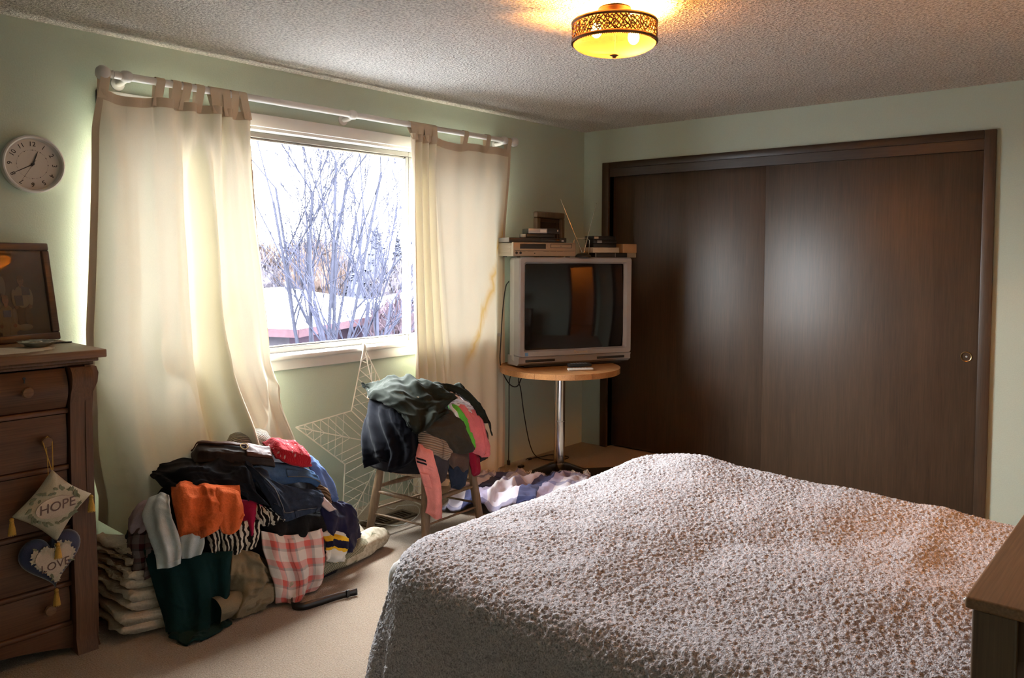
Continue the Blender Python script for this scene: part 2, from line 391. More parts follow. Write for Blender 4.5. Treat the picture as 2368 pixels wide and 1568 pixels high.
for i in range(3):
    a, c = xs[i], xs[i+1]; z0, z1 = WZ0+0.018, WZ1-0.016
    fr = thing('sash', None, None, ((a+c)/2, 0.09, z0)); fr.parent = wn; fr.matrix_parent_inverse = pmat(wn).inverted()
    def bar(n, lo, hi, y0=0.075, y1=0.115):
        o = MB().box((lo[0], y0, lo[1]), (hi[0], y1, hi[1]), 0.003, 1).build(n, ALU, wn, True, True)
        return o
    COL.objects.unlink(fr); bpy.data.objects.remove(fr)
    bar('sash_rail', (a, z0), (c, z0+0.032)); bar('sash_rail', (a, z1-0.03), (c, z1))
    bar('sash_stile', (a, z0+0.032), (a+0.022, z1-0.03)); bar('sash_stile', (c-0.022, z0+0.032), (c, z1-0.03))
    bar('glazing_bead', (a+0.022, z1-0.042), (c-0.022, z1-0.03), 0.085, 0.108); bar('glazing_bead', (a+0.022, z0+0.032), (c-0.022, z0+0.040), 0.085, 0.108)
    MB().box((a+0.02, 0.094, z0+0.03), (c-0.02, 0.098, z1-0.028)).build('pane', PANE, wn, True)
# ------------------------------------------------------------------ closet: casing, valance, sliding doors
tr1 = thing('trim_1', 'dark walnut casing round the closet', None, (0, -1.5, 0), kind='structure')
b = MB(); b.box((-0.022, CY1, 0), (0.10, -0.185, 2.188), 0.004, 2); b.build('side_casing', DARKWOOD, tr1, True, True)
b = MB(); b.box((-0.022, -2.804, 0), (0.10, CY0, 2.188), 0.004, 2); b.build('side_casing', DARKWOOD, tr1, True, True)
b = MB(); b.box((-0.0215, CY0, 2.140), (0.10, CY1, 2.188), 0.004, 2); b.build('head_casing', DARKTRIM, tr1, True, True)
b = MB(); b.box((-0.008, CY0, 2.078), (0.012, CY1, 2.142), 0.002, 1); b.build('valance', DARKTRIM, tr1, True, True)
tr2 = st(box('trim_2', (0.098, CY0, 0.0), (0.118, CY1, 2.14), BLACK)); tr2['label'] = 'dark back of the closet behind the sliding doors'
box('door_1', (0.052, -1.53, 0.012), (0.085, CY1+0.003, 2.10), DARKWOOD, None, 0.003)
tag(bpy.data.objects['door_1'], 'dark walnut sliding closet door at the corner, behind the television', kind='structure')
d2 = st(box('door_2', (0.012, CY0+0.003, 0.012), (0.045, -1.474, 2.10), DARKWOOD, None, 0.004)); d2['label'] = 'dark walnut sliding closet door with a round finger pull'
M = Matrix.Translation((0.012, -2.683, 0.915)) @ Matrix.Rotation(-PI/2, 4, 'Y')
MB().lathe([(0.0, -0.006), (0.020, -0.006), (0.023, 0.0), (0.024, 0.004), (0.027, 0.005), (0.030, 0.003), (0.031, -0.004)], 32, M, False).build('finger_pull', BRASS, d2, False, True)
MB().lathe([(0.0, 0.001), (0.006, 0.001), (0.008, -0.004)], 16, M, False).build('pull_boss', CHROME, d2, False, True)
# wall outlet below the window, painted over
o = thing('wall_outlet', 'small sage painted outlet plate low on the wall behind the wooden chair', 'outlet', (-2.097, 0, 0.134))
box('plate', (-2.132, -0.007, 0.078), (-2.062, 0.0, 0.19), WALL, o, 0.003, world=True)
for dz in (-0.024, 0.024): box('socket', (-2.112, -0.010, 0.134+dz-0.014), (-2.082, -0.006, 0.134+dz+0.014), WALL, o, 0.004, world=True)
# ------------------------------------------------------------------ floor register with slats
o = thing('floor_vent', 'brown slatted floor register under the wooden chair', 'vent', (-2.24, -0.30, 0))
VM = plain('brown_vent_enamel', (0.12, 0.085, 0.055, 1), 0.4, 0.3)
b = MB(); b.box((-2.40, -0.365, 0), (-2.08, -0.345, 0.010)); b.box((-2.40, -0.255, 0), (-2.08, -0.235, 0.010)); b.box((-2.40, -0.345, 0), (-2.38, -0.255, 0.010)); b.box((-2.10, -0.345, 0), (-2.08, -0.255, 0.010))
b.build('frame', VM, o, True); box('well', (-2.38, -0.345, 0.0005), (-2.10, -0.255, 0.002), BLACK, o, world=True)
for i in range(11):
    x = -2.370+i*0.0245; box('slat', (x, -0.345, 0.002), (x+0.009, -0.255, 0.008), VM, o, world=True)
# ------------------------------------------------------------------ ceiling lamp (its own bulbs give its light)
LX, LY = -2.47, -1.93
lamp = thing('ceiling_lamp', 'lit flush mount ceiling lamp with pierced bronze band and frosted glass', 'lamp', (LX, LY, H))
BRONZE = plain('bronze_metal', (0.16, 0.085, 0.045, 1), 0.38, 0.9)
MB().lathe([(0.0, 0.0), (0.062, 0.0), (0.064, -0.006), (0.060, -0.012), (0.058, -0.020), (0.050, -0.026), (0.047, -0.042), (0.0, -0.042)], 40).build('canopy', BRONZE, lamp, False, True)
b = MB()
for i in range(36):
    a = 2*PI*i/36; b.sphere((0.049*math.cos(a), 0.049*math.sin(a), -0.034), (0.004, 0.004, 0.006), 6, 4)
b.build('beaded_ring', BRONZE, lamp, False, True)
RB, ZT, ZB = 0.163, -0.062, -0.128
b = MB(); b.lathe([(RB-0.012, ZT+0.010), (RB+0.002, ZT+0.010), (RB+0.005, ZT+0.004), (RB+0.002, ZT-0.004), (RB-0.003, ZT-0.004), (RB-0.012, ZT+0.010)], 72, None, False); b.build('upper_rim', BRONZE, lamp, False, True)
b = MB(); b.lathe([(RB-0.003, ZB+0.006), (RB+0.002, ZB+0.006), (RB+0.006, ZB), (RB+0.004, ZB-0.008), (RB-0.004, ZB-0.008), (RB-0.003, ZB+0.006)], 72, None, False); b.build('lower_rim', BRONZE, lamp, False, True)
b = MB()
for i in range(120):
    a = 2*PI*i/120; b.sphere(((RB-0.003)*math.cos(a), (RB-0.003)*math.sin(a), ZB-0.008), 0.0028, 6, 4)
b.build('bead_edge', BRONZE, lamp, False, True)
# pierced leafy band: strips left between the cut-out leaf shapes
rnd = random.Random(4); b = MB(); rows = 5; cols = 64; hgt = (ZT-0.004)-(ZB+0.006)
def nodep(i, j):
    r_ = random.Random((i % cols)*131+j*7); a = 2*PI*((i % cols)+0.5*(j % 2)+r_.uniform(-0.28, 0.28))/cols
    z = ZB+0.006+hgt*min(1, max(0, (j+r_.uniform(-0.28, 0.28))/rows)); return (RB*math.cos(a), RB*math.sin(a), z)
for j in range(rows+1):
    for i in range(cols):
        p = nodep(i, j)
        tg = [(i+1, j)] if 0 < j < rows and (i+j) % 2 == 0 else []
        if j < rows: tg += [(i, j+1), (i+(1 if j % 2 else -1), j+1)]
        for q in tg:
            b.tube([p, nodep(*q)], rnd.uniform(0.0020, 0.0030), 4, False)
b.build('pierced_band', BRONZE, lamp)
def m_frost(name, c, trans):
    t = NT(name); v = t.coord(); n = t.noise(v, 30, 4)
    col = t.ramp(n, [(0.3, dk(c, 0.9)), (0.7, c)])
    tl = t.n('ShaderNodeBsdfTranslucent'); t.l(col, tl.inputs[0]); tr = t.n('ShaderNodeBsdfTransparent'); tr.inputs[0].default_value = (1.0, 0.80, 0.50, 1)
    gl = t.bsdf(c, 0.35, 0, None, 0.5)
    m1 = t.n('ShaderNodeMixShader'); m1.inputs[0].default_value = trans; t.l(tl.outputs[0], m1.inputs[1]); t.l(tr.outputs[0], m1.inputs[2])
    m2 = t.n('ShaderNodeMixShader'); m2.inputs[0].default_value = 0.15; t.l(m1.outputs[0], m2.inputs[1]); t.l(gl, m2.inputs[2])
    return t.done(m2.outputs[0])
FROST = m_frost('frosted_amber_glass', (0.030, 0.022, 0.0125, 1), 0.13)
prof = [(0.0, ZB-0.050)]+[(RB*math.sin(a*PI/2/14)*0.985, ZB-0.006-0.044*math.cos(a*PI/2/14)) for a in range(1, 15)]
MB().lathe(prof, 72, None, False).build('glass_bowl', FROST, lamp, False, True, 80)
MB().lathe([(RB-0.010, ZT), (RB-0.010, ZB+0.004)], 72, None, False).build('inner_glass', FROST, lamp, False, True, 80)
MB().lathe([(0.0, ZB-0.064), (0.007, ZB-0.062), (0.010, ZB-0.056), (0.018, ZB-0.053), (0.012, ZB-0.047), (0.0, ZB-0.047)], 20).build('finial', BRONZE, lamp, False, True)
b = MB(); b.tube([(0, 0, -0.04), (0, 0, ZB-0.05)], 0.005, 8)
for s in (0.0, 2*PI/3, 4*PI/3): b.tube([(0, 0, ZT+0.002), ((RB-0.005)*math.cos(s), (RB-0.005)*math.sin(s), ZT+0.004)], 0.004, 6)
b.build('stem_and_arms', BRONZE, lamp, False, True)
LAMP_W = 54.0
def bulb(parent, c, watts, r=0.022, col=(1.0, 0.37, 0.06)):
    t = NT('lit_bulb'); e = t.n('ShaderNodeEmission'); e.inputs[0].default_value = (*col, 1); e.inputs[1].default_value = watts/(4*PI*PI*r*r)
    return MB().sphere(c, (r, r, r*1.3), 16, 10).build('bulb', t.done(e.outputs[0]), parent, False, True)
RV = (math.sin(YAW), -math.cos(YAW))   # toward the viewer's right in plan
bulb(lamp, (RV[0]*0.075, RV[1]*0.075, -0.110), LAMP_W*0.8); bulb(lamp, (-RV[0]*0.07, -RV[1]*0.07, -0.085), LAMP_W*0.2)
# hall lamp beyond the doorway
hl = thing('hall_lamp', 'warm round ceiling lamp in the hall beyond the doorway', 'lamp', (-0.55, -5.55, H))
MB().lathe([(0.0, 0.0), (0.12, 0.0), (0.12, -0.02), (0.0, -0.02)], 32).build('canopy', BRONZE, hl, False, True)
MB().lathe([(0.0, -0.09), (0.07, -0.075), (0.11, -0.045), (0.12, -0.02)], 32, None, False).build('glass_bowl', m_frost('hall_frosted_glass', (1, 0.92, 0.8, 1), 0.3), hl, False, True)
bulb(hl, (0, 0, -0.045), 110.0, 0.018)
# ------------------------------------------------------------------ curtain rod
RY, RZ = -0.09, 2.255
rod = thing('curtain_rod', 'white wooden curtain rod with round finials above the window', 'curtain rod', (-2.31, RY, RZ))
MB().tube([(-3.60, RY, RZ), (-0.985, RY, RZ)], 0.017, 20).build('pole', WHITE_PAINT, rod, True, True)
fp = [(0.0, 0.0), (0.012, 0.001), (0.018, 0.006), (0.014, 0.012), (0.013, 0.016), (0.024, 0.022), (0.031, 0.034), (0.033, 0.046), (0.030, 0.059), (0.020, 0.070), (0.0, 0.075)]
MB().lathe(fp, 24, Matrix.Translation((-3.598, RY, RZ)) @ Matrix.Rotation(-PI/2, 4, 'Y')).build('finial', WHITE_PAINT, rod, True, True)
MB().lathe(fp, 24, Matrix.Translation((-0.987, RY, RZ)) @ Matrix.Rotation(PI/2, 4, 'Y')).build('finial', WHITE_PAINT, rod, True, True)
for x in (-3.545, -2.313, -1.043):
    b = MB(); b.lathe([(0.0, -0.024), (0.016, -0.024), (0.024, -0.016), (0.027, 0.0), (0.024, 0.016), (0.016, 0.024), (0.0, 0.024)], 20, Matrix.Translation((x, RY, RZ)) @ Matrix.Rotation(PI/2, 4, 'Y'))
    b.tube([(x, RY, RZ-0.01), (x, -0.04, RZ-0.02), (x, -0.002, RZ-0.02)], 0.014, 12)
    b.lathe([(0.0, 0.0), (0.030, 0.0), (0.030, 0.006), (0.020, 0.012), (0.0, 0.012)], 20, Matrix.Translation((x, 0, RZ-0.02)) @ Matrix.Rotation(PI/2, 4, 'X'))
    b.build('bracket', WHITE_PAINT, rod, True, True)
# ------------------------------------------------------------------ curtains
def m_curtain(name, trans, stain=False, c=(0.80, 0.745, 0.585, 1)):
    t = NT(name); v = t.coord(scale=(1, 1, 0.6))
    wv = t.noise(t.coord(scale=(1, 1, 1)), 260, 2); big = t.noise(v, 5, 3)
    col = t.ramp(big, [(0.3, dk(c, 0.94)), (0.7, c)]); col = t.mix(0.2, col, t.ramp(wv, [(0.3, dk(c, 0.85)), (0.7, dk(c, 1.05))]))
    if stain:   # yellow-brown water stain running down the panel
        n = t.noise(t.coord(scale=(1, 1, 0.5)), 4.0, 4, 0.6, 0.8); sx = t.n('ShaderNodeSeparateXYZ'); t.l(t.coord(), sx.inputs[0])
        def math_(op, a, b2):
            q = t.n('ShaderNodeMath', operation=op)
            for i, z in enumerate((a, b2)):
                if isinstance(z, (int, float)): q.inputs[i].default_value = z
                else: t.l(z, q.inputs[i])
            return q.outputs[0]
        line = math_('ADD', sx.outputs[0], math_('MULTIPLY', sx.outputs[2], -0.43)); line = math_('ADD', line, math_('MULTIPLY', n, 0.22))
        dd = math_('ABSOLUTE', math_('ADD', line, 1.61), 0.0)
        zf = t.ramp(sx.outputs[2], [(0.0, (0, 0, 0, 1)), (0.72, (0, 0, 0, 1)), (0.85, (1, 1, 1, 1)), (1.0, (1, 1, 1, 1))])
        f = t.ramp(dd, [(0.0, (1, 1, 1, 1)), (0.02, (0.5, 0.5, 0.5, 1)), (0.05, (0, 0, 0, 1))])
        f2 = t.mix(1.0, f, zf, 'MULTIPLY')
        col = t.mix(f2, col, (0.70, 0.50, 0.20, 1))
    tl = t.n('ShaderNodeBsdfTranslucent'); t.l(col, tl.inputs[0]); df = t.n('ShaderNodeBsdfDiffuse'); t.l(col, df.inputs[0])
    nm = t.bump(wv, 0.15, 0.002); t.l(nm, df.inputs['Normal'])
    mx = t.n('ShaderNodeMixShader'); mx.inputs[0].default_value = trans; t.l(df.outputs[0], mx.inputs[1]); t.l(tl.outputs[0], mx.inputs[2])
    return t.done(mx.outputs[0])
CUR, CUR_R, CUR_D = m_curtain('cream_curtain_cotton', 0.040), m_curtain('stained_cream_curtain_cotton', 0.025, True), m_curtain('double_curtain_hem', 0.012, c=(0.62, 0.51, 0.38, 1))
def grid_obj(name, P, mat, parent):
    nv, nu, _ = P.shape; I = np.arange(nu*nv).reshape(nv, nu); q = np.stack([I[:-1, :-1], I[:-1, 1:], I[1:, 1:], I[1:, :-1]], -1).reshape(-1, 4)
    return np_mesh(name, P.reshape(-1, 3), q, mat, parent, True, True)
def interp_cols(u, knots): return np.interp(u, [k[0] for k in knots], [k[1] for k in knots])
def curtain(name, label, loc, fn, tabs, mat, hem_sides, zb, header_u=(0, 1)):
    t = thing(name, label, 'curtain', loc)
    u = np.linspace(0, 1, 260); v = np.linspace(0, 1, 150)
    P = fn(*np.meshgrid(u, v)); grid_obj('panel', P, mat, t)
    # stitched header band and side hems: a second layer on the room side
    vh = np.linspace(0.0, 0.022, 5); Q = fn(*np.meshgrid(u, vh)); Q[..., 1] -= 0.0035; grid_obj('header_band', Q, CUR_D, t)
    for (a, c) in hem_sides:
        Q = fn(*np.meshgrid(np.linspace(a, c, 5), v)); Q[..., 1] -= 0.004; grid_obj('side_hem', Q, CUR_D, t)
    for (ut, lean) in tabs:
        base = fn(np.array([[ut]]), np.array([[0.004]]))[0, 0]; wd = 0.020; x0 = base[0]; zt = base[2]
        pts = [(base[1]-0.004, zt-0.03)] + [(RY - 0.021*math.cos(a), RZ + 0.021*math.sin(a)) for a in np.linspace(-0.2, PI+0.2, 12)] + [(base[1]+0.006, zt-0.03)]
        A = []
        for k, (y, z) in enumerate(pts):
            f = min(1, max(0, (z-zt)/(RZ-zt+1e-6))); A.append([(x0+lean*f-wd, y, z), (x0+lean*f+wd, y, z)])
        grid_obj('tab', np.array(A), CUR_D, t)
    return t
def fold(u, n, sharp=0.7): s = np.sin(2*PI*n*u); return np.sign(s)*np.abs(s)**sharp
_k = [(0, 0.0), (0.04, 0.012), (0.13, 0.026), (0.20, 0.016), (0.27, 0.036), (0.36, 0.040), (0.44, 0.022), (0.475, -0.040), (0.53, -0.045), (0.56, -0.010), (0.585, 0.048), (0.61, 0.040), (0.635, -0.012), (0.70, 0.006), (0.78, 0.034), (0.87, 0.030), (0.92, 0.006), (0.96, 0.020), (1.0, 0.0)]
_u = np.linspace(-0.1, 1.1, 600); _y = np.interp(_u, [a for a, b_ in _k], [b_ for a, b_ in _k]); _w = np.exp(-np.linspace(-2, 2, 21)**2); LEFT_LUT = (_u, np.convolve(np.pad(_y, 10, 'edge'), _w/_w.sum(), 'valid'))
def fn_left(U, V):
    # plan width changes with height; deep hanging folds gathered to the right half at the top
    wv = smooth01(V)
    xl = -3.672 - 0.040*np.minimum(V/0.55, 1) + 0.03*smooth01((V-0.7)/0.3)
    xr = -2.955 + 0.075*smooth01(V/0.65) + 0.12*smooth01((V-0.62)/0.38)
    top = interp_cols(U, [(0, 0), (0.30, 0.33), (0.36, 0.44), (0.52, 0.60), (1.0, 1.0)])
    bot = interp_cols(U, [(0, 0), (0.3, 0.30), (0.5, 0.52), (1.0, 1.0)])
    s = top*(1-wv)+bot*wv
    x = xl + (xr-xl)*s
    lump = vnoise(np.stack([U*5, V*3, U*0], -1), 3)-0.5
    gath = 1-smooth01((V-0.02)/0.16)                       # gathered under the tabs, then a few broad folds
    y = -0.105 - gath*np.where(U < 0.3, 0.008, 0.026)*fold(U, 6.5, 0.8)
    ph = U - 0.03*V + 0.035*lump*smooth01(V/0.3) + 0.012*np.sin(V*9)
    y -= (1-gath)*np.interp(ph, LEFT_LUT[0], LEFT_LUT[1])*(1.35+0.7*V)
    y -= (1-gath)*0.006*fold(ph+0.02*np.sin(V*4), 11, 1.0)*vnoise(np.stack([U*9, V*2, U*0], -1), 14)
    # big creases low down: the cloth buckles above the heap
    low = smooth01((V-0.55)/0.3)
    y -= low*0.050*np.sin(2*PI*(U*2.1 + V*1.1)) + low*0.060*(vnoise(np.stack([U*4, V*7, U*0], -1), 8)-0.5)
    rg = 1-np.abs(2*vnoise(np.stack([U*4.2+V*2.6, V*4.5-U*1.5, U*0], -1), 21)-1); y -= smooth01((V-0.42)/0.3)*0.060*(rg**2-0.35)
    y -= 0.10*smooth01((V-0.6)/0.4)*(0.5-0.5*np.cos(2*PI*np.clip(U, 0, 1)))
    y -= 0.10*smooth01((V-0.45)/0.4)*smooth01((U-0.03)/0.2)
    y += 0.055*(1-smooth01(U/0.10))*smooth01(V/0.1)
    # one stacked fold turned over near the top right
    y -= 0.030*np.exp(-((U-0.63-0.12*V)/0.045)**2)*(1-smooth01((V-0.35)/0.3))
    x += 0.030*np.exp(-((U-0.66)/0.06)**2)*(1-smooth01((V-0.1)/0.25))
    z = 2.185 - 0.010*U - 0.018*np.sin(PI*np.clip(U/0.32, 0, 1)) - V*(1.88+0.09*np.sin(U*7))
    return np.stack([x, y, z], -1)
cl = curtain('curtain', 'long cream tab-top curtain hanging behind the big clothes pile', (-3.3, -0.1, 0.25), fn_left,
        [(0.02, 0.02), (0.31, 0.025), (0.38, 0.02), (0.45, 0.02), (0.55, 0.015), (0.63, 0.01), (0.71, 0.005), (0.79, 0.0), (0.88, -0.005), (0.96, -0.01)], CUR, [(0.0, 0.028), (0.985, 1.0)], 0.25)
def fn_right(U, V):
    wv = smooth01(V)
    top = interp_cols(U, [(0, 0), (0.42, 0.22), (0.50, 0.36), (1.0, 1.0)]); bot = interp_cols(U, [(0, 0.02), (0.42, 0.34), (0.5, 0.44), (1.0, 1.0)])
    s = top*(1-wv)+bot*wv
    x = -1.905 + (0.915-0.02*V)*s + 0.02*wv
    bunch = 1-smooth01((U-0.36)/0.12)
    y = -0.100 - bunch*(0.030*fold(U+0.015*np.sin(V*4), 9.0, 0.8)+0.012) - (1-bunch)*0.010*fold(U+0.02*np.sin(V*3), 6, 1.0)
    y -= 0.035*np.exp(-((U-0.40-0.04*V)/0.03)**2)
    y += 0.048*smooth01((U-0.84)/0.13)*smooth01(V/0.3)
    y -= (1-bunch)*0.02*(vnoise(np.stack([U*7, V*2.2, U*0], -1), 5)-0.5)
    z = 2.20 - 0.004*U - 0.018*np.sin(PI*np.clip((U-0.45)/0.2, 0, 1)) - V*(2.175+0.02*np.sin(U*9))
    return np.stack([x, y, z], -1)
curtain('curtain', 'cream tab-top curtain with a yellow stain beside the television', (-1.45, -0.1, 0.02), fn_right,
        [(0.03, 0.01), (0.10, 0.01), (0.17, 0.012), (0.25, 0.01), (0.33, 0.01), (0.405, 0.005), (0.62, 0.012), (0.80, 0.010), (0.985, 0.0)], CUR_R, [(0.0, 0.015), (0.985, 1.0)], 0.02)
# ------------------------------------------------------------------ bed, blanket, bookcase headboard
BX0, BX1, BYH, BYF, BZ = -3.51, -1.70, -3.385, -1.64, 0.525
bed = thing('bed', 'wide bed with its mattress hidden under the grey fleece blanket', 'bed', (-2.67, -2.5, 0))
SHEET = fabric('pale_mattress_ticking', (0.62, 0.60, 0.58, 1))
box('mattress', (BX0+0.06, BYH, 0.27), (BX1-0.06, BYF-0.06, BZ-0.035), SHEET, bed, 0.06, 4, True)
box('box_spring', (BX0+0.07, BYH, 0.12), (BX1-0.07, BYF-0.07, 0.268), SHEET, bed, 0.02, 2, True)
for x in (BX0+0.14, BX1-0.14):
    for y in (BYH+0.1, BYF-0.16): MB().lathe([(0.022, 0.0), (0.028, 0.02), (0.03, 0.12)], 12, Matrix.Translation((x, y, 0))).build('leg', BLACK, bed, True, True)
def m_sherpa():
    t = NT('grey_sherpa_fleece'); v = t.coord()
    a = t.noise(v, 200, 2, 0.6); big = t.noise(v, 3.0, 2)
    col = t.ramp(a, [(0.30, (0.20, 0.18, 0.185, 1)), (0.62, (0.58, 0.54, 0.555, 1))])
    col = t.mix(0.35, col, t.ramp(big, [(0.3, (0.36, 0.33, 0.34, 1)), (0.7, (0.48, 0.45, 0.47, 1))]))
    return t.done(t.bsdf(col, 1.0, 0, t.bump(a, 0.9, 0.008), 0.05, 0.25))
def blanket():
    r = 0.13; step = 0.0036; drop = 0.49; rc = 0.16
    ax = np.arange(BX0-drop, BX1+drop*0.8, step); ay = np.arange(BYH+0.012, BYF+drop, step)
    X, Y = np.meshgrid(ax, ay)
    ix0, ix1, iy1 = BX0+r+rc, BX1-r-rc, BYF-r-rc      # inner rectangle, then corner radius, then edge roll
    qx = np.clip(X, ix0, ix1); qy = np.minimum(Y, iy1)
    dx, dy = X-qx, Y-qy; D = np.hypot(dx, dy)+1e-9; nx, ny = dx/D, dy/D
    d = np.clip(D-rc, 0, None); flat = np.minimum(D, rc)
    ang = np.minimum(d/r, PI/2)*0.93; over = np.clip(d-r*PI/2, 0, None)
    fl = vnoise(np.stack([X*3.2, Y*3.2, X*0], -1), 2); theta = np.where(np.abs(nx) > np.abs(ny), Y, X)
    rip = np.sin(2*PI*(theta*3.4 + 0.8*fl)); rip = np.sign(rip)*np.abs(rip)**0.8
    hor = flat + r*np.sin(ang) + over*(0.20+0.0*rip) + rip*np.clip(over, 0, 0.4)*0.075
    ver = -r*(1-np.cos(ang)) - over*0.965
    # soft lumps of bedding beneath
    lump = 0.022*(vnoise(np.stack([X*2.3, Y*2.3, X*0], -1), 5)-0.5)*2 + 0.010*(vnoise(np.stack([X*6, Y*6, X*0], -1), 6)-0.5)*2
    lump += 0.035*np.exp(-(((X-BX1+0.22)/0.35)**2+((Y-BYF+0.25)/0.35)**2))
    lump += 0.008*np.exp(-((Y-(-3.05+0.10*(X+2.6)))/0.05)**2)*smooth01((X+3.1)/0.9)
    top = 1-smooth01(d/r)
    Z = BZ + ver + lump*top
    PX, PY = qx+nx*hor, qy+ny*hor
    P = np.stack([PX, PY, Z], -1)
    N = np.cross(np.gradient(P, axis=1), np.gradient(P, axis=0)); N /= np.linalg.norm(N, axis=2, keepdims=True)+1e-12
    UV3 = np.stack([X, Y, X*0], -1)
    n1 = vnoise(UV3*125 + 2.5*vnoise(UV3*60, 9)[..., None], 11); n2 = vnoise(UV3*np.array([90, 190, 1]), 12); n3 = vnoise(UV3*np.array([200, 90, 1]), 13)
    disp = 0.0065*(1-np.abs(2*n1-1)) + 0.004*(n2-0.5) + 0.004*(n3-0.5)
    P = P + N*disp[..., None]
    P[..., 2] = np.maximum(P[..., 2], 0.012+0.004*n1)
    nv, nu, _ = P.shape; I = np.arange(nu*nv).reshape(nv, nu); q = np.stack([I[:-1, :-1], I[:-1, 1:], I[1:, 1:], I[1:, :-1]], -1).reshape(-1, 4)
    o = np_mesh('fleece_blanket', P.reshape(-1, 3), q, m_sherpa())
    tag(o, 'grey curly fleece blanket spread over the bed', 'blanket')
blanket()
HW1 = wood('headboard_oak_top', (0.15, 0.075, 0.035, 1), (0.26, 0.145, 0.075, 1), 0, 0.4, 12.0)
HW2 = wood('headboard_oak_post', (0.07, 0.034, 0.015, 1), (0.13, 0.07, 0.032, 1), 2, 0.42, 12.0)
hb = thing('headboard', 'brown wooden bookcase headboard with corner posts at the head of the bed', 'headboard', (-2.7, -3.53, 0))
hx0, hx1, hy0, hy1, hz = -3.515, -1.68, -3.66, -3.400, 0.882
box('top_board', (hx0-0.012, hy0, hz-0.022), (hx1+0.012, hy1+0.008, hz), HW1, hb, 0.006, 3, True)
for x in (hx0, hx1-0.055):
    for y in (hy0+0.002, hy1-0.072): box('post', (x, y, 0.0), (x+0.055, y+0.070, hz-0.022), HW2, hb, 0.005, 2, True)
for x in (hx0+0.012, hx1-0.03): box('side_panel', (x, hy0+0.07, 0.08), (x+0.018, hy1-0.07, hz-0.022), HW2, hb, 0.002, 1, True)
box('back_panel', (hx0+0.05, hy0+0.01, 0.08), (hx1-0.05, hy0+0.025, hz-0.022), HW2, hb, 0, 1, True)
box('front_panel', (hx0+0.05, hy1-0.04, 0.25), (hx1-0.05, hy1-0.022, 0.58), HW2, hb, 0, 1, True)
box('shelf', (hx0+0.05, hy0+0.025, 0.58), (hx1-0.05, hy1-0.02, 0.60), HW1, hb, 0, 1, True)
box('divider', (-2.68, hy0+0.025, 0.60), (-2.66, hy1-0.03, hz-0.022), HW2, hb, 0, 1, True)
MB().sphere((hx0+0.002, hy1+0.006, hz-0.012), 0.006, 12, 8).build('corner_glint', CHROME, hb, True, True)  # chrome bead added to stand for the bright glint on the corner
# lit lamp standing on the headboard shelf top, beyond the right edge of the picture
bl = thing('bedside_lamp', 'lit bedside lamp with a cream shade on the wooden headboard', 'lamp', (-2.08, -3.54, 0.882))
MB().lathe([(0.0, 0.0), (0.07, 0.0), (0.07, 0.012), (0.03, 0.03), (0.045, 0.10), (0.05, 0.16), (0.02, 0.24), (0.012, 0.30), (0.0, 0.30)], 28).build('base', BRASS, bl, False, True)
MB().lathe([(0.13, 0.28), (0.085, 0.47)], 40, None, False).build('shade', m_curtain('lamp_shade_linen', 0.6, False, (0.8, 0.68, 0.5, 1)), bl, False, True)
MB().tube([(0, 0, 0.30), (0, 0, 0.35)], 0.012, 10).build('socket', BRASS, bl, False, True)
bulb(bl, (0, 0, 0.385), 4.0, 0.025)
# ------------------------------------------------------------------ dresser
OAK = wood('dresser_oak', (0.085, 0.036, 0.017, 1), (0.17, 0.078, 0.036, 1), 2, 0.5, 16.0, 0.4)
OAKH = wood('dresser_oak_drawer', (0.080, 0.033, 0.016, 1), (0.155, 0.068, 0.032, 1), 0, 0.5, 16.0, 0.4)
OAKT = wood('dresser_oak_top', (0.13, 0.062, 0.030, 1), (0.24, 0.125, 0.062, 1), 0, 0.5, 14.0, 0.4)
DRX0, DRX1 = -4.80, -3.905; DYF, DYB = -0.560, -0.085
dr = thing('dresser', 'old brown oak dresser with four wide drawers and round knobs', 'dresser', (-4.35, -0.32, 0))
box('top', (DRX0-0.05, -0.605, 1.092), (DRX1+0.052, DYB+0.01, 1.122), OAKT, dr, 0.004, 2, True)
b = MB(); b.box((DRX0-0.025, -0.585, 1.078), (DRX1+0.030, DYB, 1.092), 0.004, 2); b.box((DRX0-0.012, -0.572, 1.066), (DRX1+0.016, DYB, 1.078), 0.003, 2); b.build('moulding', OAK, dr, True, True)
# scrolled front posts: profile in depth, cut from a thick board
prof = [(-0.555, 1.066), (-0.590, 1.062), (-0.606, 1.045), (-0.611, 1.020), (-0.606, 0.990), (-0.592, 0.965), (-0.583, 0.93), (-0.580, 0.80), (-0.583, 0.60), (-0.590, 0.40), (-0.600, 0.22), (-0.603, 0.12), (-0.598, 0.06), (-0.606, 0.03), (-0.615, 0.0), (-0.54, 0.0), (-0.53, 0.10), (-0.53, 1.066)]
for x in (DRX0, DRX1-0.072): MB().prism(prof, x, x+0.072, 'x').build('front_post', OAK, dr, True, True)
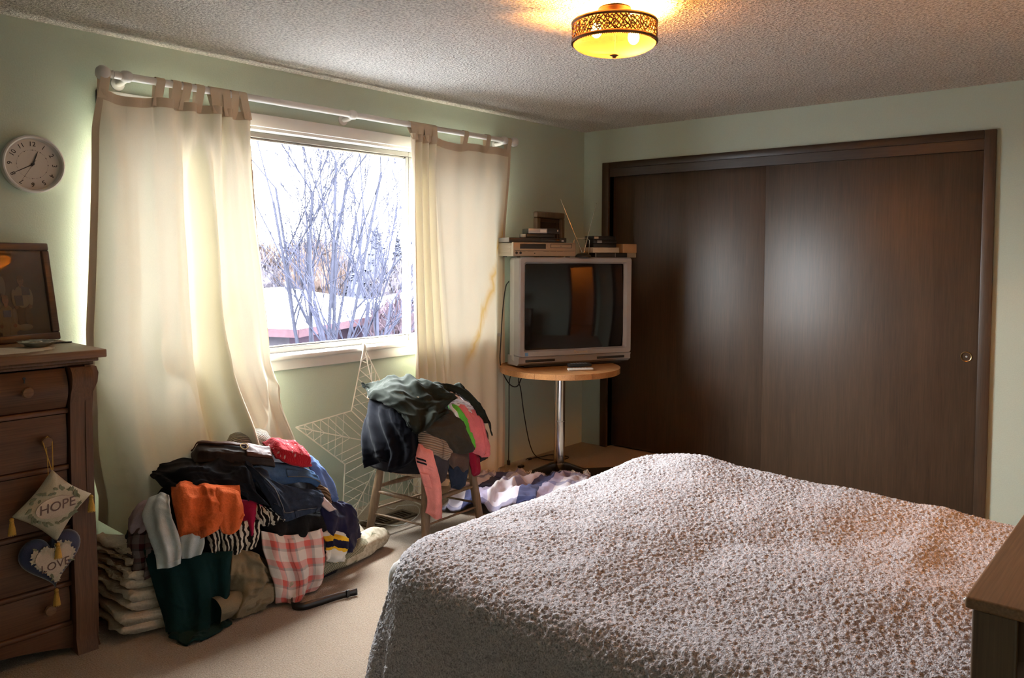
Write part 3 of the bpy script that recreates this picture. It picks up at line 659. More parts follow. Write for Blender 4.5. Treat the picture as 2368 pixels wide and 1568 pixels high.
# side S-curve swelling of the right post seen from the room
MB().prism([(DRX1, 1.066), (DRX1+0.020, 1.060), (DRX1+0.028, 1.035), (DRX1+0.024, 1.000), (DRX1+0.008, 0.965), (DRX1+0.004, 0.90), (DRX1+0.006, 0.60), (DRX1+0.012, 0.35), (DRX1+0.014, 0.12), (DRX1+0.010, 0.04), (DRX1+0.018, 0.0), (DRX1-0.02, 0.0), (DRX1-0.02, 1.066)], -0.585, -0.53, 'y').build('post_scroll', OAK, dr, True, True)
box('side_panel', (DRX1-0.022, DYF+0.03, 0.05), (DRX1-0.004, DYB, 1.066), OAK, dr, 0.002, 1, True); box('side_panel', (DRX0+0.004, DYF+0.03, 0.05), (DRX0+0.022, DYB, 1.066), OAK, dr, 0.002, 1, True)
box('rear_leg', (DRX1-0.06, DYB-0.05, 0), (DRX1-0.01, DYB, 0.06), OAK, dr, 0.002, 1, True); box('rear_leg', (DRX0+0.01, DYB-0.05, 0), (DRX0+0.06, DYB, 0.06), OAK, dr, 0.002, 1, True)
box('back_board', (DRX0+0.01, DYB-0.015, 0.05), (DRX1-0.01, DYB-0.002, 1.066), OAK, dr, 0, 1, True)
box('carcase', (DRX0+0.02, DYF+0.02, 0.10), (DRX1-0.02, DYB-0.02, 1.06), BLACK, dr, 0, 1, True)
dl, drr = DRX0+0.076, DRX1-0.078
for zr in (0.905, 0.697, 0.472, 0.262, 0.112): box('rail', (dl-0.004, DYF-0.012, zr-0.010), (drr+0.004, DYF+0.05, zr+0.008), OAKH, dr, 0.003, 1, True)
for (z0, z1, bul) in ((0.916, 1.060, 0.030), (0.708, 0.892, 0.006), (0.483, 0.684, 0.006), (0.273, 0.459, 0.006), (0.123, 0.249, 0.006)):
    n = 10; pf = [(DYF-bul*math.sin(PI*k/n)-0.004, z0+(z1-z0)*k/n) for k in range(n+1)] + [(DYF+0.03, z1), (DYF+0.03, z0)]
    dw = MB().prism(pf, dl+0.003, drr-0.003, 'x').build('drawer', OAKH, dr, True, True)
    zc = (z0+z1)/2; yk = DYF-bul-0.004
    kp = [(0.0, 0.0), (0.010, 0.0), (0.009, 0.010), (0.016, 0.016), (0.020, 0.024), (0.017, 0.031), (0.0, 0.034)]
    for xk in (-4.125 if bul > 0.01 else -4.06, DRX0+0.22): MB().lathe(kp, 20, Matrix.Translation((xk, yk, zc+0.005)) @ Matrix.Rotation(PI/2, 4, 'X')).build('knob', OAKT, dw, True, True)
    if bul > 0.01:
        kb = MB(); kb.lathe([(0.0, 0.002), (0.005, 0.002), (0.0055, 0.0)], 12, Matrix.Translation((-4.128, yk+0.002, zc+0.052)) @ Matrix.Rotation(PI/2, 4, 'X')); kb.box((-4.130, yk-0.001, zc+0.036), (-4.126, yk+0.004, zc+0.05)); kb.build('keyhole', BLACK, dw, True)
sk = [(dl-0.01, 0.105), (drr+0.01, 0.105), (drr+0.01, 0.015)] + [(drr+0.01-0.06*k, 0.015+0.045*math.sin(PI*min(1, k/5)/2)) for k in range(1, 6)] + [(dl+0.3, 0.06)] + [(dl+0.24-0.06*k+0.05, 0.06-0.045*math.sin(PI*k/5/2)) for k in range(1, 6)]
MB().prism(sk, DYF-0.008, DYF+0.015, 'y').build('skirt', OAKH, dr, True)
# ------------------------------------------------------------------ things on the dresser
# framed photograph leaning back on an easel strut
FW, FH = 0.36, 0.405
fr = thing('picture_frame', 'leaning brown frame with a family photograph on the dresser', 'picture frame', (-4.020, -0.158, 1.122), (math.radians(-11.5), 0, math.radians(12.5)))
FRM = wood('photo_frame_wood', (0.030, 0.014, 0.008, 1), (0.075, 0.036, 0.018, 1), 0, 0.4, 20.0)
mw = 0.032
for nm, lo, hi in (('frame_bar', (-FW/2, -0.012, 0.0), (FW/2, 0.012, mw)), ('frame_bar', (-FW/2, -0.012, FH-mw), (FW/2, 0.012, FH)), ('frame_bar', (-FW/2, -0.012, mw), (-FW/2+mw, 0.012, FH-mw)), ('frame_bar', (FW/2-mw, -0.012, mw), (FW/2, 0.012, FH-mw))):
    box(nm, lo, hi, FRM, fr, 0.006, 3)
PH = [plain('print_dark_ground', (0.030, 0.026, 0.026, 1), 0.5, var=0.3), plain('print_cream', (0.16, 0.135, 0.10, 1), 0.5), plain('print_skin', (0.12, 0.065, 0.045, 1), 0.5), plain('print_navy', (0.03, 0.045, 0.07, 1), 0.5), plain('print_hair', (0.05, 0.03, 0.02, 1), 0.5), plain('print_white', (0.12, 0.11, 0.10, 1), 0.5)]
b = MB(); b.box((-FW/2+mw-0.002, 0.000, mw-0.002), (FW/2-mw+0.002, 0.002, FH-mw+0.002))
def blob(mi, cx, cz, rx, rz, y):
    b.mi = mi; b.prism([(cx+rx*math.cos(2*PI*k/14), cz+rz*math.sin(2*PI*k/14)) for k in range(14)], y, y+0.0004, 'y')
def quad(mi, pts, y): b.mi = mi; b.prism(pts, y, y+0.0004, 'y')
y = -0.0006
lv = [0]
def B_(mi, cx, cz, rx, rz): lv[0] += 1; blob(mi, cx, cz, rx, rz, y-0.00012*lv[0])
def Q_(mi, pts): lv[0] += 1; quad(mi, pts, y-0.00012*lv[0])
def figure(x, z, s_, shirt, legs, hair=4):
    B_(legs, x-0.013*s_, z-0.075*s_, 0.014*s_, 0.040*s_); B_(legs, x+0.015*s_, z-0.078*s_, 0.014*s_, 0.040*s_)
    B_(shirt, x, z, 0.030*s_, 0.044*s_); B_(shirt, x-0.030*s_, z-0.004*s_, 0.010*s_, 0.034*s_); B_(shirt, x+0.030*s_, z-0.004*s_, 0.010*s_, 0.034*s_)
    B_(2, x-0.026*s_, z-0.040*s_, 0.007*s_, 0.008*s_); B_(2, x+0.026*s_, z-0.040*s_, 0.007*s_, 0.008*s_); B_(2, x, z+0.044*s_, 0.007*s_, 0.012*s_)
    B_(2, x, z+0.062*s_, 0.0125*s_, 0.017*s_); B_(hair, x, z+0.074*s_, 0.0130*s_, 0.0085*s_); B_(4, x-0.005*s_, z+0.064*s_, 0.0016*s_, 0.0014*s_); B_(4, x+0.005*s_, z+0.064*s_, 0.0016*s_, 0.0014*s_); B_(4, x, z+0.054*s_, 0.004*s_, 0.0010*s_)
figure(-0.055, 0.235, 1.15, 5, 5)
figure(0.050, 0.185, 1.05, 1, 4)
Q_(3, [(0.050, 0.190), (0.082, 0.190), (0.080, 0.220), (0.050, 0.228)]); Q_(3, [(0.020, 0.150), (0.050, 0.148), (0.050, 0.190), (0.018, 0.190)])
figure(-0.110, 0.160, 1.05, 3, 4)
B_(1, -0.020, 0.062, 0.050, 0.022); B_(1, 0.045, 0.060, 0.030, 0.014); figure(-0.020, 0.110, 1.0, 1, 1); Q_(3, [(-0.034, 0.105), (-0.006, 0.105), (-0.004, 0.132), (-0.034, 0.132)])
b.build('photo_print', PH, fr)
MB().box((-FW/2+mw-0.001, -0.0065, mw-0.001), (FW/2-mw+0.001, -0.0050, FH-mw+0.001)).build('glass', PICGLASS, fr)
MB().box((-0.03, 0.012, 0.05), (0.03, 0.016, 0.34), 0, 1, Matrix.Rotation(math.radians(0), 4, 'X')).build('easel_back', BLACK, fr)
box('easel_strut', (-0.025, 0.010, 0.02), (0.025, 0.014, 0.30), BLACK, fr, M=Matrix.Translation((0, 0.0, 0.0)) @ Matrix.Rotation(math.radians(-0.0), 4, 'X'))
# lace doily, dish, comb
LACE = fabric('lace_doily', (0.62, 0.56, 0.48, 1), bump=0.6)
pts = []
for k in range(64):
    a = 2*PI*k/64; r = 0.105+0.007*abs(math.sin(8*a)); pts.append((-4.14+1.5*r*math.cos(a), -0.42+r*math.sin(a)))
tag(MB().prism(pts, 1.1222, 1.1238, 'z').build('lace_doily', LACE), 'cream lace doily lying on the oak dresser top', 'doily')
GLASSY = NT('pressed_glass'); GLASSM = GLASSY.done(GLASSY.bsdf((0.55, 0.58, 0.55, 1), 0.08, 0, None, 0.6, **{'Transmission Weight': 0.45}))
ds = thing('trinket_dish', 'scalloped pressed glass trinket dish on the dresser', 'dish', (-4.005, -0.36, 1.1225))
b = bmesh.new(); n = 48; rings = []
for r, z, sc in ((0.0001, 0.0015, 0), (0.030, 0.0015, 0), (0.042, 0.006, 0.0), (0.055, 0.016, 0.004), (0.066, 0.020, 0.007), (0.066, 0.024, 0.007), (0.054, 0.020, 0.004), (0.040, 0.010, 0.0), (0.0001, 0.007, 0)):
    rings.append([b.verts.new(((r+sc*math.sin(8*2*PI*k/n))*math.cos(2*PI*k/n), (r+sc*math.sin(8*2*PI*k/n))*math.sin(2*PI*k/n), z)) for k in range(n)])
for a, c in zip(rings, rings[1:]):
    for k in range(n): b.faces.new((a[k], a[(k+1) % n], c[(k+1) % n], c[k]))
me = bpy.data.meshes.new('bowl'); bmesh.ops.recalc_face_normals(b, faces=list(b.faces)); b.to_mesh(me); b.free(); link('bowl', me, GLASSM, ds, False, True)
b = MB(); rnd = random.Random(3)
for k in range(7):
    a = rnd.uniform(0, 6.28); r = rnd.uniform(0, 0.032); b.lathe([(0.0, 0.0), (0.008, 0.0), (0.010, 0.003), (0.006, 0.006), (0.0, 0.006)], 10, Matrix.Translation((r*math.cos(a), r*math.sin(a), 0.009+0.001*k)) @ Matrix.Rotation(rnd.uniform(-0.4, 0.4), 4, 'X'))
tag(b.build('trinkets', plain('dull_trinket_metal', (0.35, 0.28, 0.2, 1), 0.35, 0.7), ds, False, True), kind='stuff')
cm = thing('comb', 'dark comb lying flat beside the glass dish', 'comb', (-3.925, -0.27, 1.122), (0, 0, math.radians(-14)))
box('spine', (-0.07, 0.006, 0.0), (0.07, 0.016, 0.005), BLACK, cm, 0.002)
b = MB()
for k in range(34): b.box((-0.068+0.004*k, -0.014, 0.001), (-0.0665+0.004*k, 0.007, 0.004))
b.build('teeth', BLACK, cm)
# ------------------------------------------------------------------ hanging HOPE cushion and LOVE heart
GOLD = fabric('gold_tassel_thread', (0.50, 0.30, 0.07, 1), knit=0)
def tassel(parent, p, L=0.075, nm='tassel'):
    b = MB(); b.sphere((p[0], p[1], p[2]-0.008), 0.0075, 10, 8); b.lathe([(0.0, -0.012), (0.0075, -0.014), (0.006, -0.020), (0.010, -L*0.6), (0.013, -L), (0.0, -L+0.002)], 14, Matrix.Translation(p))
    for k in range(12):
        a = 2*PI*k/12; b.tube([(p[0]+0.006*math.cos(a), p[1]+0.006*math.sin(a), p[2]-0.02), (p[0]+0.012*math.cos(a), p[1]+0.012*math.sin(a), p[2]-L-0.004)], 0.0014, 4)
    return b.build(nm, GOLD, parent, True, True)
def pillow(name, outline, thick, mat, parent, c, nseg=14):
    """cushion from a closed outline: fans of rings toward the middle, domed both sides"""
    b = bmesh.new(); n = len(outline); cz = sum(p[1] for p in outline)/n; cx = sum(p[0] for p in outline)/n
    sides = []
    for sgn in (-1, 1):
        rings = []
        for k in range(nseg):
            f = 1-k/nseg; h = thick*(1-f**2.6)**0.62 if k else 0.0
            rings.append([b.verts.new((c[0]+cx+(p[0]-cx)*f, c[1]+sgn*h, c[2]+cz+(p[1]-cz)*f)) for p in outline] if not (k == 0 and sgn == 1) else sides[0])
        if sgn == -1: sides.append(rings[0])
        top = b.verts.new((c[0]+cx, c[1]+sgn*thick, c[2]+cz))
        for a, q in zip(rings, rings[1:]):
            for i in range(n): b.faces.new((a[i], a[(i+1) % n], q[(i+1) % n], q[i]))
        for i in range(n): b.faces.new((rings[-1][i], rings[-1][(i+1) % n], top))
    bmesh.ops.recalc_face_normals(b, faces=list(b.faces)); me = bpy.data.meshes.new(name); b.to_mesh(me); b.free()
    return link(name, me, mat, parent, True, True)
def dome_y(x, z, outline, thick, c):
    n = len(outline); cx = sum(p[0] for p in outline)/n; cz = sum(p[1] for p in outline)/n
    a = math.atan2(z-cz, x-cx); r = math.hypot(x-cx, z-cz)
    best = 1e9; rb = 0.1
    for p in outline:
        da = abs((math.atan2(p[1]-cz, p[0]-cx)-a+PI) % (2*PI)-PI)
        if da < best: best = da; rb = math.hypot(p[0]-cx, p[1]-cz)
    f = min(0.999, r/rb); return c[1]-thick*(1-f**2.6)**0.62
def leaf(b, x, z, y, ang, L, W):
    ca, sa = math.cos(ang), math.sin(ang); P = []
    for (s_, w_) in ((0, 0), (0.3, 0.5), (0.65, 0.4), (1, 0), (0.65, -0.4), (0.3, -0.5)): P.append((x+ca*s_*L-sa*w_*W, z+sa*s_*L+ca*w_*W))
    b.prism(P, y-0.0022, y+0.001, 'y')
HC = (-4.055, -0.622, 0.582)
ho = thing('hope_cushion', 'cream diamond cushion embroidered HOPE hanging from a dresser knob', 'cushion', (HC[0], -0.60, 0.44))
ro = math.radians(8); corners = [(0.0, 0.128), (0.130, 0.012), (0.010, -0.135), (-0.130, -0.012)]; ol = []
for i in range(4):
    p, q = corners[i], corners[(i+1) % 4]
    for k in range(12):
        f = k/12; mx, mz = p[0]*(1-f)+q[0]*f, p[1]*(1-f)+q[1]*f; pin = 1-0.10*math.sin(PI*f); ol.append((mx*pin, mz*pin))
CREAM = fabric('cream_cushion_linen', (0.50, 0.45, 0.34, 1), bump=0.35)
pillow('cushion_body', ol, 0.034, CREAM, ho, HC)
LEAF, FLOW, LET, PALE = plain('sage_leaf_thread', (0.18, 0.19, 0.12, 1), 0.9), plain('white_flower_thread', (0.52, 0.46, 0.36, 1), 0.9), plain('plum_letter_thread', (0.16, 0.10, 0.09, 1), 0.9), fabric('pale_pink_panel', (0.54, 0.44, 0.36, 1))
b = MB(); rnd = random.Random(5)
for k in range(46):
    a = 2*PI*k/46+rnd.uniform(-0.05, 0.05); x, z = 0.078*math.cos(a)+rnd.uniform(-0.006, 0.006), 0.056*math.sin(a)+rnd.uniform(-0.006, 0.006)
    x, z = x*math.cos(0.12)-z*math.sin(0.12), x*math.sin(0.12)+z*math.cos(0.12); leaf(b, HC[0]+x, HC[2]+z, dome_y(x, z, ol, 0.034, HC), a+rnd.uniform(0.6, 2.0), rnd.uniform(0.014, 0.024), 0.009)
b.build('leaf_wreath', LEAF, ho, True)
pts = [(HC[0]+0.066*math.cos(a)*math.cos(0.12)-0.037*math.sin(a)*math.sin(0.12), HC[2]+0.066*math.cos(a)*math.sin(0.12)+0.037*math.sin(a)*math.cos(0.12)) for a in np.linspace(0, 2*PI, 33)[:-1]]
MB().prism(pts, HC[1]-0.0352, HC[1]-0.030, 'y').build('oval_panel', PALE, ho, True)
text_mesh('lettering', 'HOPE', 0.047, LET, ho, Matrix.Translation((HC[0]+0.002, HC[1]-0.0362, HC[2]+0.002)) @ Matrix.Rotation(-0.12, 4, 'Y') @ Matrix.Rotation(PI/2, 4, 'X'), 0.0006, True, 0.15)
KN = (-4.06, -0.595, 0.805)
MB().tube([(HC[0]-0.001, HC[1], HC[2]+0.125), (KN[0]-0.016, KN[1]-0.004, KN[2]+0.006), (KN[0], KN[1]-0.004, KN[2]+0.021), (KN[0]+0.015, KN[1]-0.004, KN[2]+0.006), (HC[0]+0.003, HC[1], HC[2]+0.125)], 0.0018, 6).build('hanging_cord', GOLD, ho, True, True)
tassel(ho, (HC[0]-0.130, HC[1], HC[2]-0.014), 0.058); tassel(ho, (HC[0]+0.130, HC[1], HC[2]+0.008), 0.06); tassel(ho, (HC[0]+0.010, HC[1]-0.012, HC[2]-0.135), 0.055)
LC = (-4.055, -0.600, 0.372)
lo = thing('love_heart', 'blue velvet heart cushion embroidered LOVE hanging on the dresser', 'cushion', (LC[0], -0.58, 0.25))
hp = []
for k in range(56):
    a = 2*PI*k/56; hx = 16*math.sin(a)**3; hz = 13*math.cos(a)-5*math.cos(2*a)-2*math.cos(3*a)-math.cos(4*a)
    x, z = hx/16*0.103, (hz+2.5)/16*0.112; hp.append((x*math.cos(0.10)-z*math.sin(0.10), x*math.sin(0.10)+z*math.cos(0.10)))
VEL = fabric('blue_velvet', (0.035, 0.045, 0.10, 1), sheen=0.6)
pillow('cushion_body', hp, 0.030, VEL, lo, LC)
sm = [(p[0]*0.58, p[1]*0.58) for p in hp]; MB().prism([(LC[0]+p[0], LC[2]+p[1]+0.003) for p in sm], LC[1]-0.0325, LC[1]-0.022, 'y').build('heart_panel', PALE, lo, True)
for nm, mt, cnt, s0 in (('flower_border', FLOW, 44, 9), ('leaf_border', LEAF, 18, 4)):
    b = MB(); rnd = random.Random(s0)
    for k in range(cnt):
        p = hp[int(k*56/cnt) % 56]; f = rnd.uniform(0.5, 0.66); x, z = p[0]*f, p[1]*f+0.003; yy = dome_y(x, z, hp, 0.030, LC)-0.003
        for m in range(5 if mt is FLOW else 1): leaf(b, LC[0]+x, LC[2]+z, yy, m*2*PI/5+k, 0.013 if mt is FLOW else 0.02, 0.009)
    b.build(nm, mt, lo, True)
text_mesh('lettering', 'LOVE', 0.040, LET, lo, Matrix.Translation((LC[0]+0.0, LC[1]-0.0335, LC[2]-0.006)) @ Matrix.Rotation(-0.14, 4, 'Y') @ Matrix.Rotation(PI/2, 4, 'X'), 0.0006, True, 0.1)
tassel(lo, (LC[0]+0.014, LC[1], LC[2]-0.103), 0.06)
MB().tube([(LC[0]+0.004, LC[1], LC[2]+0.05), (LC[0]+0.006, LC[1]+0.004, LC[2]+0.09), (KN[0], KN[1]+0.012, KN[2]+0.014)], 0.0014, 5).build('hanging_cord', GOLD, lo, True)
# ------------------------------------------------------------------ wall clock, 12:40
ck = thing('wall_clock', 'round white wall clock with black numerals on the sage wall', 'clock', (-3.898, 0.0, 1.846))
CKM, FACE, INK = plain('clock_white_plastic', (0.62, 0.60, 0.58, 1), 0.35, var=0.04), plain('clock_face_card', (0.56, 0.52, 0.47, 1), 0.7, var=0.03), plain('clock_ink', (0.015, 0.012, 0.012, 1), 0.6)
RX = Matrix.Rotation(PI/2, 4, 'X')
MB().lathe([(0.112, 0.0), (0.118, 0.006), (0.119, 0.030), (0.117, 0.038), (0.112, 0.040), (0.107, 0.036), (0.104, 0.018), (0.103, 0.012)], 72, RX, False).build('rim', CKM, ck, False, True)
MB().lathe([(0.0, 0.012), (0.106, 0.012)], 72, RX, False).build('face', FACE, ck)
for h in range(1, 13):
    a = PI/2-h*PI/6; r = 0.083; x, z = r*math.cos(a), r*math.sin(a)
    text_mesh('numeral', str(h), 0.027, INK, ck, Matrix.Translation((x, -0.0126, z)) @ Matrix.Rotation(-(a-PI/2) if h in (12, 1, 2, 10, 11, 9, 3) else -(a-PI/2), 4, 'Y') @ RX, 0.0003)
b = MB()
for k in range(60):
    a = 2*PI*k/60; r = 0.059; s_ = 0.0016 if k % 5 == 0 else 0.0007; b.box((r*math.cos(a)-s_, -0.0128, r*math.sin(a)-s_), (r*math.cos(a)+s_, -0.012, r*math.sin(a)+s_))
b.build('minute_track', INK, ck)
def hand(nm, deg, L, wd, y, tail=0.0):
    a = math.radians(90-deg); M = Matrix.Rotation(-a, 4, 'Y'); MB().prism([(-tail, -wd), (L*0.7, -wd*0.8), (L, -wd*0.25), (L, wd*0.25), (L*0.7, wd*0.8), (-tail, wd)], y, y-0.0008, 'y', 0, M).build(nm, INK, ck)
hand('hour_hand', 20, 0.058, 0.0026, -0.015, 0.008); hand('minute_hand', 241, 0.082, 0.0020, -0.0165, 0.008); hand('second_hand', 212, 0.082, 0.0006, -0.018, 0.022)
MB().lathe([(0.0, 0.021), (0.005, 0.020), (0.005, 0.012)], 16, RX, False).build('hub', INK, ck, False, True)
# ------------------------------------------------------------------ round pedestal table
TCX, TCY, TZ, TR = -0.85, -0.43, 0.735, 0.405
PINE = wood('varnished_pine', (0.36, 0.15, 0.05, 1), (0.55, 0.27, 0.10, 1), 0, 0.35, 10.0, 0.5, 0.05)
rt = thing('round_table', 'round varnished pine table on a chrome pole carrying the television', 'table', (TCX, TCY, 0), (0, 0, math.radians(62)))
edges = [-TR, -0.27, -0.155, -0.04, 0.075, 0.19, 0.30, TR]
for a, c in zip(edges, edges[1:]):
    a2, c2 = a+0.0008, c-0.0008; n = 10; P = []
    f = lambda y: math.sqrt(max(0, TR*TR-y*y))
    ys = [a2+(c2-a2)*k/n for k in range(n+1)]
    P = [(f(y), y) for y in ys] + [(-f(y), y) for y in reversed(ys)]
    Q = []
    for p in P:
        if not Q or math.hypot(p[0]-Q[-1][0], p[1]-Q[-1][1]) > 1e-4: Q.append(p)
    if math.hypot(Q[0][0]-Q[-1][0], Q[0][1]-Q[-1][1]) < 1e-4: Q.pop()
    MB().prism(Q, TZ-0.036, TZ, 'z').build('plank', PINE, rt, False, False)
MB().lathe([(0.0, TZ-0.040), (0.13, TZ-0.040), (0.13, TZ-0.036)], 32).build('mounting_plate', BLACK, rt, False, True)
MB().lathe([(0.037, 0.03), (0.037, TZ-0.04)], 40, None, False).build('pole', CHROME, rt, False, True)
MB().lathe([(0.0373, 0.36), (0.0385, 0.362), (0.0385, 0.366), (0.0373, 0.368)], 40, None, False).build('pole_collar', CHROME, rt, False, True)
for k in range(4):
    M = Matrix.Rotation(math.radians(78+90*k), 4, 'Z'); MB().prism([(0.0, 0.0), (0.20, 0.0), (0.20, 0.018), (0.05, 0.075), (0.0, 0.08)], -0.024, 0.024, 'y', 0.003, M).build('foot', BLACK, rt, False, True)
# ------------------------------------------------------------------ television
TVA = math.radians(-26.0); TVX, TVY = -0.775, -0.517
tv = thing('television', 'large grey tube television on the round table', 'television', (TVX, TVY, TZ), (0, 0, TVA))
W2, TH = 0.425, 0.732
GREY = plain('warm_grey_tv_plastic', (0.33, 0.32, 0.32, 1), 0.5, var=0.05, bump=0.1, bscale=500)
SIDE = plain('lit_grey_tv_shell', (0.46, 0.47, 0.46, 1), 0.5, var=0.05, bump=0.1, bscale=500)  # shell made paler than the bezel: window light put into its colour
def ring(b, A, C, close=True):
    for i in range(len(A)): b.faces.new((A[i], A[(i+1) % len(A)], C[(i+1) % len(C)], C[i]))
def rrect(x0, x1, z0, z1, y, r, n=4):
    out = []
    for (cx, cz, a0) in ((x1-r, z0+r, -PI/2), (x1-r, z1-r, 0), (x0+r, z1-r, PI/2), (x0+r, z0+r, PI)):
        for k in range(n+1): a = a0+PI/2*k/n; out.append((cx+r*math.cos(a), y, cz+r*math.sin(a)))
    return out
b = bmesh.new(); mk = lambda L: [b.verts.new(p) for p in L]
sx0, sx1, sz0, sz1 = -W2+0.052, W2-0.052, 0.118, TH-0.042
r1 = mk(rrect(-W2, W2, 0.075, TH, 0.09, 0.018)); r2 = mk(rrect(-W2, W2, 0.075, TH, 0.010, 0.018)); r3 = mk(rrect(-W2+0.008, W2-0.008, 0.079, TH-0.008, 0.0, 0.016))
r4 = mk(rrect(sx0-0.016, sx1+0.016, sz0-0.010, sz1+0.012, 0.006, 0.016)); r5 = mk(rrect(sx0, sx1, sz0, sz1, 0.030, 0.014))
for a, c in ((r1, r2), (r2, r3), (r3, r4), (r4, r5)): ring(b, a, c)
bmesh.ops.recalc_face_normals(b, faces=list(b.faces)); me = bpy.data.meshes.new('front_bezel'); b.to_mesh(me); b.free(); link('front_bezel', me, GREY, tv, False, True, 35)
t = NT('dark_picture_tube'); SCREEN = t.done(t.bsdf((0.010, 0.010, 0.012, 1), 0.05, 0, None, 0.40))
u, v = np.meshgrid(np.linspace(-1, 1, 41), np.linspace(-1, 1, 31)); P = np.stack([(sx0+sx1)/2+u*(sx1-sx0)/2*1.01, 0.045-0.034*(1-(0.55*u**2+0.45*v**2)), (sz0+sz1)/2+v*(sz1-sz0)/2*1.01], -1)
I = np.arange(41*31).reshape(31, 41); q = np.stack([I[:-1, :-1], I[:-1, 1:], I[1:, 1:], I[1:, :-1]], -1).reshape(-1, 4)
np_mesh('screen', P.reshape(-1, 3), q, SCREEN, tv)
# shell behind: full section, then tapered tube housing
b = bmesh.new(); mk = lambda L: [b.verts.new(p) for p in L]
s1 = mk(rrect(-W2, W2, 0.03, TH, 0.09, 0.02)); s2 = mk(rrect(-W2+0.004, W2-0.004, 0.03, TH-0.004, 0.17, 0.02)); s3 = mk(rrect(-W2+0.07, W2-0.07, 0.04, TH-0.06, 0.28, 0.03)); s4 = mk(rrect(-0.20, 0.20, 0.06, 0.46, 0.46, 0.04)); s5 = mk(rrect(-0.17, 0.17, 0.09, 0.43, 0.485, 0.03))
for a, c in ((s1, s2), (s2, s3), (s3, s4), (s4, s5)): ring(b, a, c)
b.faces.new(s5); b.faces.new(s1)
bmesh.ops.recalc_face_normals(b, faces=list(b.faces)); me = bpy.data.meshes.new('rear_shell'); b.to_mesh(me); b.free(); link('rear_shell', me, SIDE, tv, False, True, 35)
# lower apron: set back under the bezel, sweeping back to the base
n = 8; prof = [(0.004, 0.075), (0.012, 0.060), (0.012, 0.034), (0.040, 0.016), (0.20, 0.012), (0.20, 0.075)]
MB().prism(prof, -W2+0.002, W2-0.002, 'x', 0).build('apron', GREY, tv, False, True, 30)
box('base', (-W2+0.05, 0.035, 0.0), (W2-0.05, 0.30, 0.018), BLACK, tv, 0.006)
box('speaker_slot', (-W2+0.05, 0.0085, 0.040), (-0.16, 0.014, 0.056), BLACK, tv, 0.002); box('speaker_slot', (0.16, 0.0085, 0.040), (W2-0.05, 0.014, 0.056), BLACK, tv, 0.002)
text_mesh('maker_lettering', 'Panasonic', 0.026, plain('silver_gilt_letters', (0.55, 0.45, 0.30, 1), 0.35, 0.6), tv, Matrix.Translation((0.03, 0.0005, 0.097)) @ Matrix.Rotation(PI/2, 4, 'X'), 0.0012)
box('energy_sticker', (-W2+0.042, 0.0, 0.083), (-W2+0.064, 0.0022, 0.105), plain('blue_sticker', (0.10, 0.26, 0.50, 1), 0.4), tv)
# ------------------------------------------------------------------ on the television (frames share the set's turn)
TT = TZ+TH
def on_tv(x, y, z=0.0): c, s_ = math.cos(TVA), math.sin(TVA); return (TVX+x*c-y*s_, TVY+x*s_+y*c, TT+z)
BEIGE = plain('champagne_plastic', (0.34, 0.25, 0.17, 1), 0.35, 0.3, var=0.05); CREAMP = plain('cream_plastic', (0.55, 0.50, 0.42, 1), 0.45, var=0.05); SILV = plain('silver_plastic', (0.36, 0.35, 0.35, 1), 0.35, 0.5)
vc = thing('video_recorder', 'champagne coloured video and disc recorder on top of the television', 'recorder', on_tv(-0.235, 0.02, 0.006), (0, 0, TVA-0.03))
vw = 0.225
box('cabinet', (-vw+0.004, 0.012, 0.0), (vw-0.004, 0.30, 0.090), CREAMP, vc, 0.004); box('front_panel', (-vw, -0.004, 0.0), (vw, 0.014, 0.092), BEIGE, vc, 0.005)
box('side_rim', (-vw-0.002, -0.002, 0.001), (-vw+0.006, 0.022, 0.093), CREAMP, vc, 0.003)
for k in range(6): box('side_rib', (-vw+0.0005, 0.05, 0.012+0.013*k), (-vw+0.0045, 0.28, 0.017+0.013*k), CREAMP, vc, 0.001)
box('cassette_door', (-vw+0.045, -0.0065, 0.050), (0.005, -0.003, 0.082), BLACK, vc, 0.004); box('disc_tray', (0.042, -0.0058, 0.058), (0.190, -0.003, 0.080), BEIGE, vc, 0.002); box('tray_gap', (0.039, -0.0050, 0.055), (0.193, -0.0035, 0.083), BLACK, vc)
box('button_seam', (-vw+0.01, -0.0048, 0.036), (vw-0.01, -0.0036, 0.038), BLACK, vc); box('tray_mark', (0.110, -0.0066, 0.067), (0.118, -0.0055, 0.070), BLACK, vc)
for x in (-vw+0.022, -vw+0.050): MB().lathe([(0.0, 0.006), (0.004, 0.006), (0.008, 0.005), (0.009, 0.0)], 16, Matrix.Translation((x, -0.003, 0.022)) @ RX, False).build('socket', BLACK, vc, False, True)
MB().lathe([(0.0, 0.003), (0.004, 0.003), (0.004, 0.0)], 12, Matrix.Translation((-0.075, -0.003, 0.020)) @ RX, False).build('button', BLACK, vc); MB().lathe([(0.0, 0.003), (0.006, 0.003), (0.007, 0.0)], 16, Matrix.Translation((0.024, -0.003, 0.066)) @ RX, False).build('button', BEIGE, vc)
for x in (-0.16, -0.10, 0.01, 0.06, 0.11): box('print_mark', (x-0.022, -0.0046, 0.0315), (x+0.018, -0.0038, 0.0335), plain('dark_print', (0.12, 0.07, 0.05, 1)), vc)
for x in (-0.18, 0.18):
    for y in (0.03, 0.27): box('foot', (x-0.012, y-0.012, -0.006), (x+0.012, y+0.012, 0.0), BLACK, vc)
def unit(name, label, cat, x, y, z, w, d, h, ang, mt, front=None, extra=()):
    o = thing(name, label, cat, on_tv(x, y, z), (0, 0, TVA+ang)); box('case', (-w/2, 0, 0), (w/2, d, h), mt, o, 0.003)
    for (nm, lo, hi, m2) in extra: box(nm, lo, hi, m2, o, 0.0008)
    return o
WLAB = plain('white_label', (0.62, 0.58, 0.54, 1), 0.6, var=0.03)
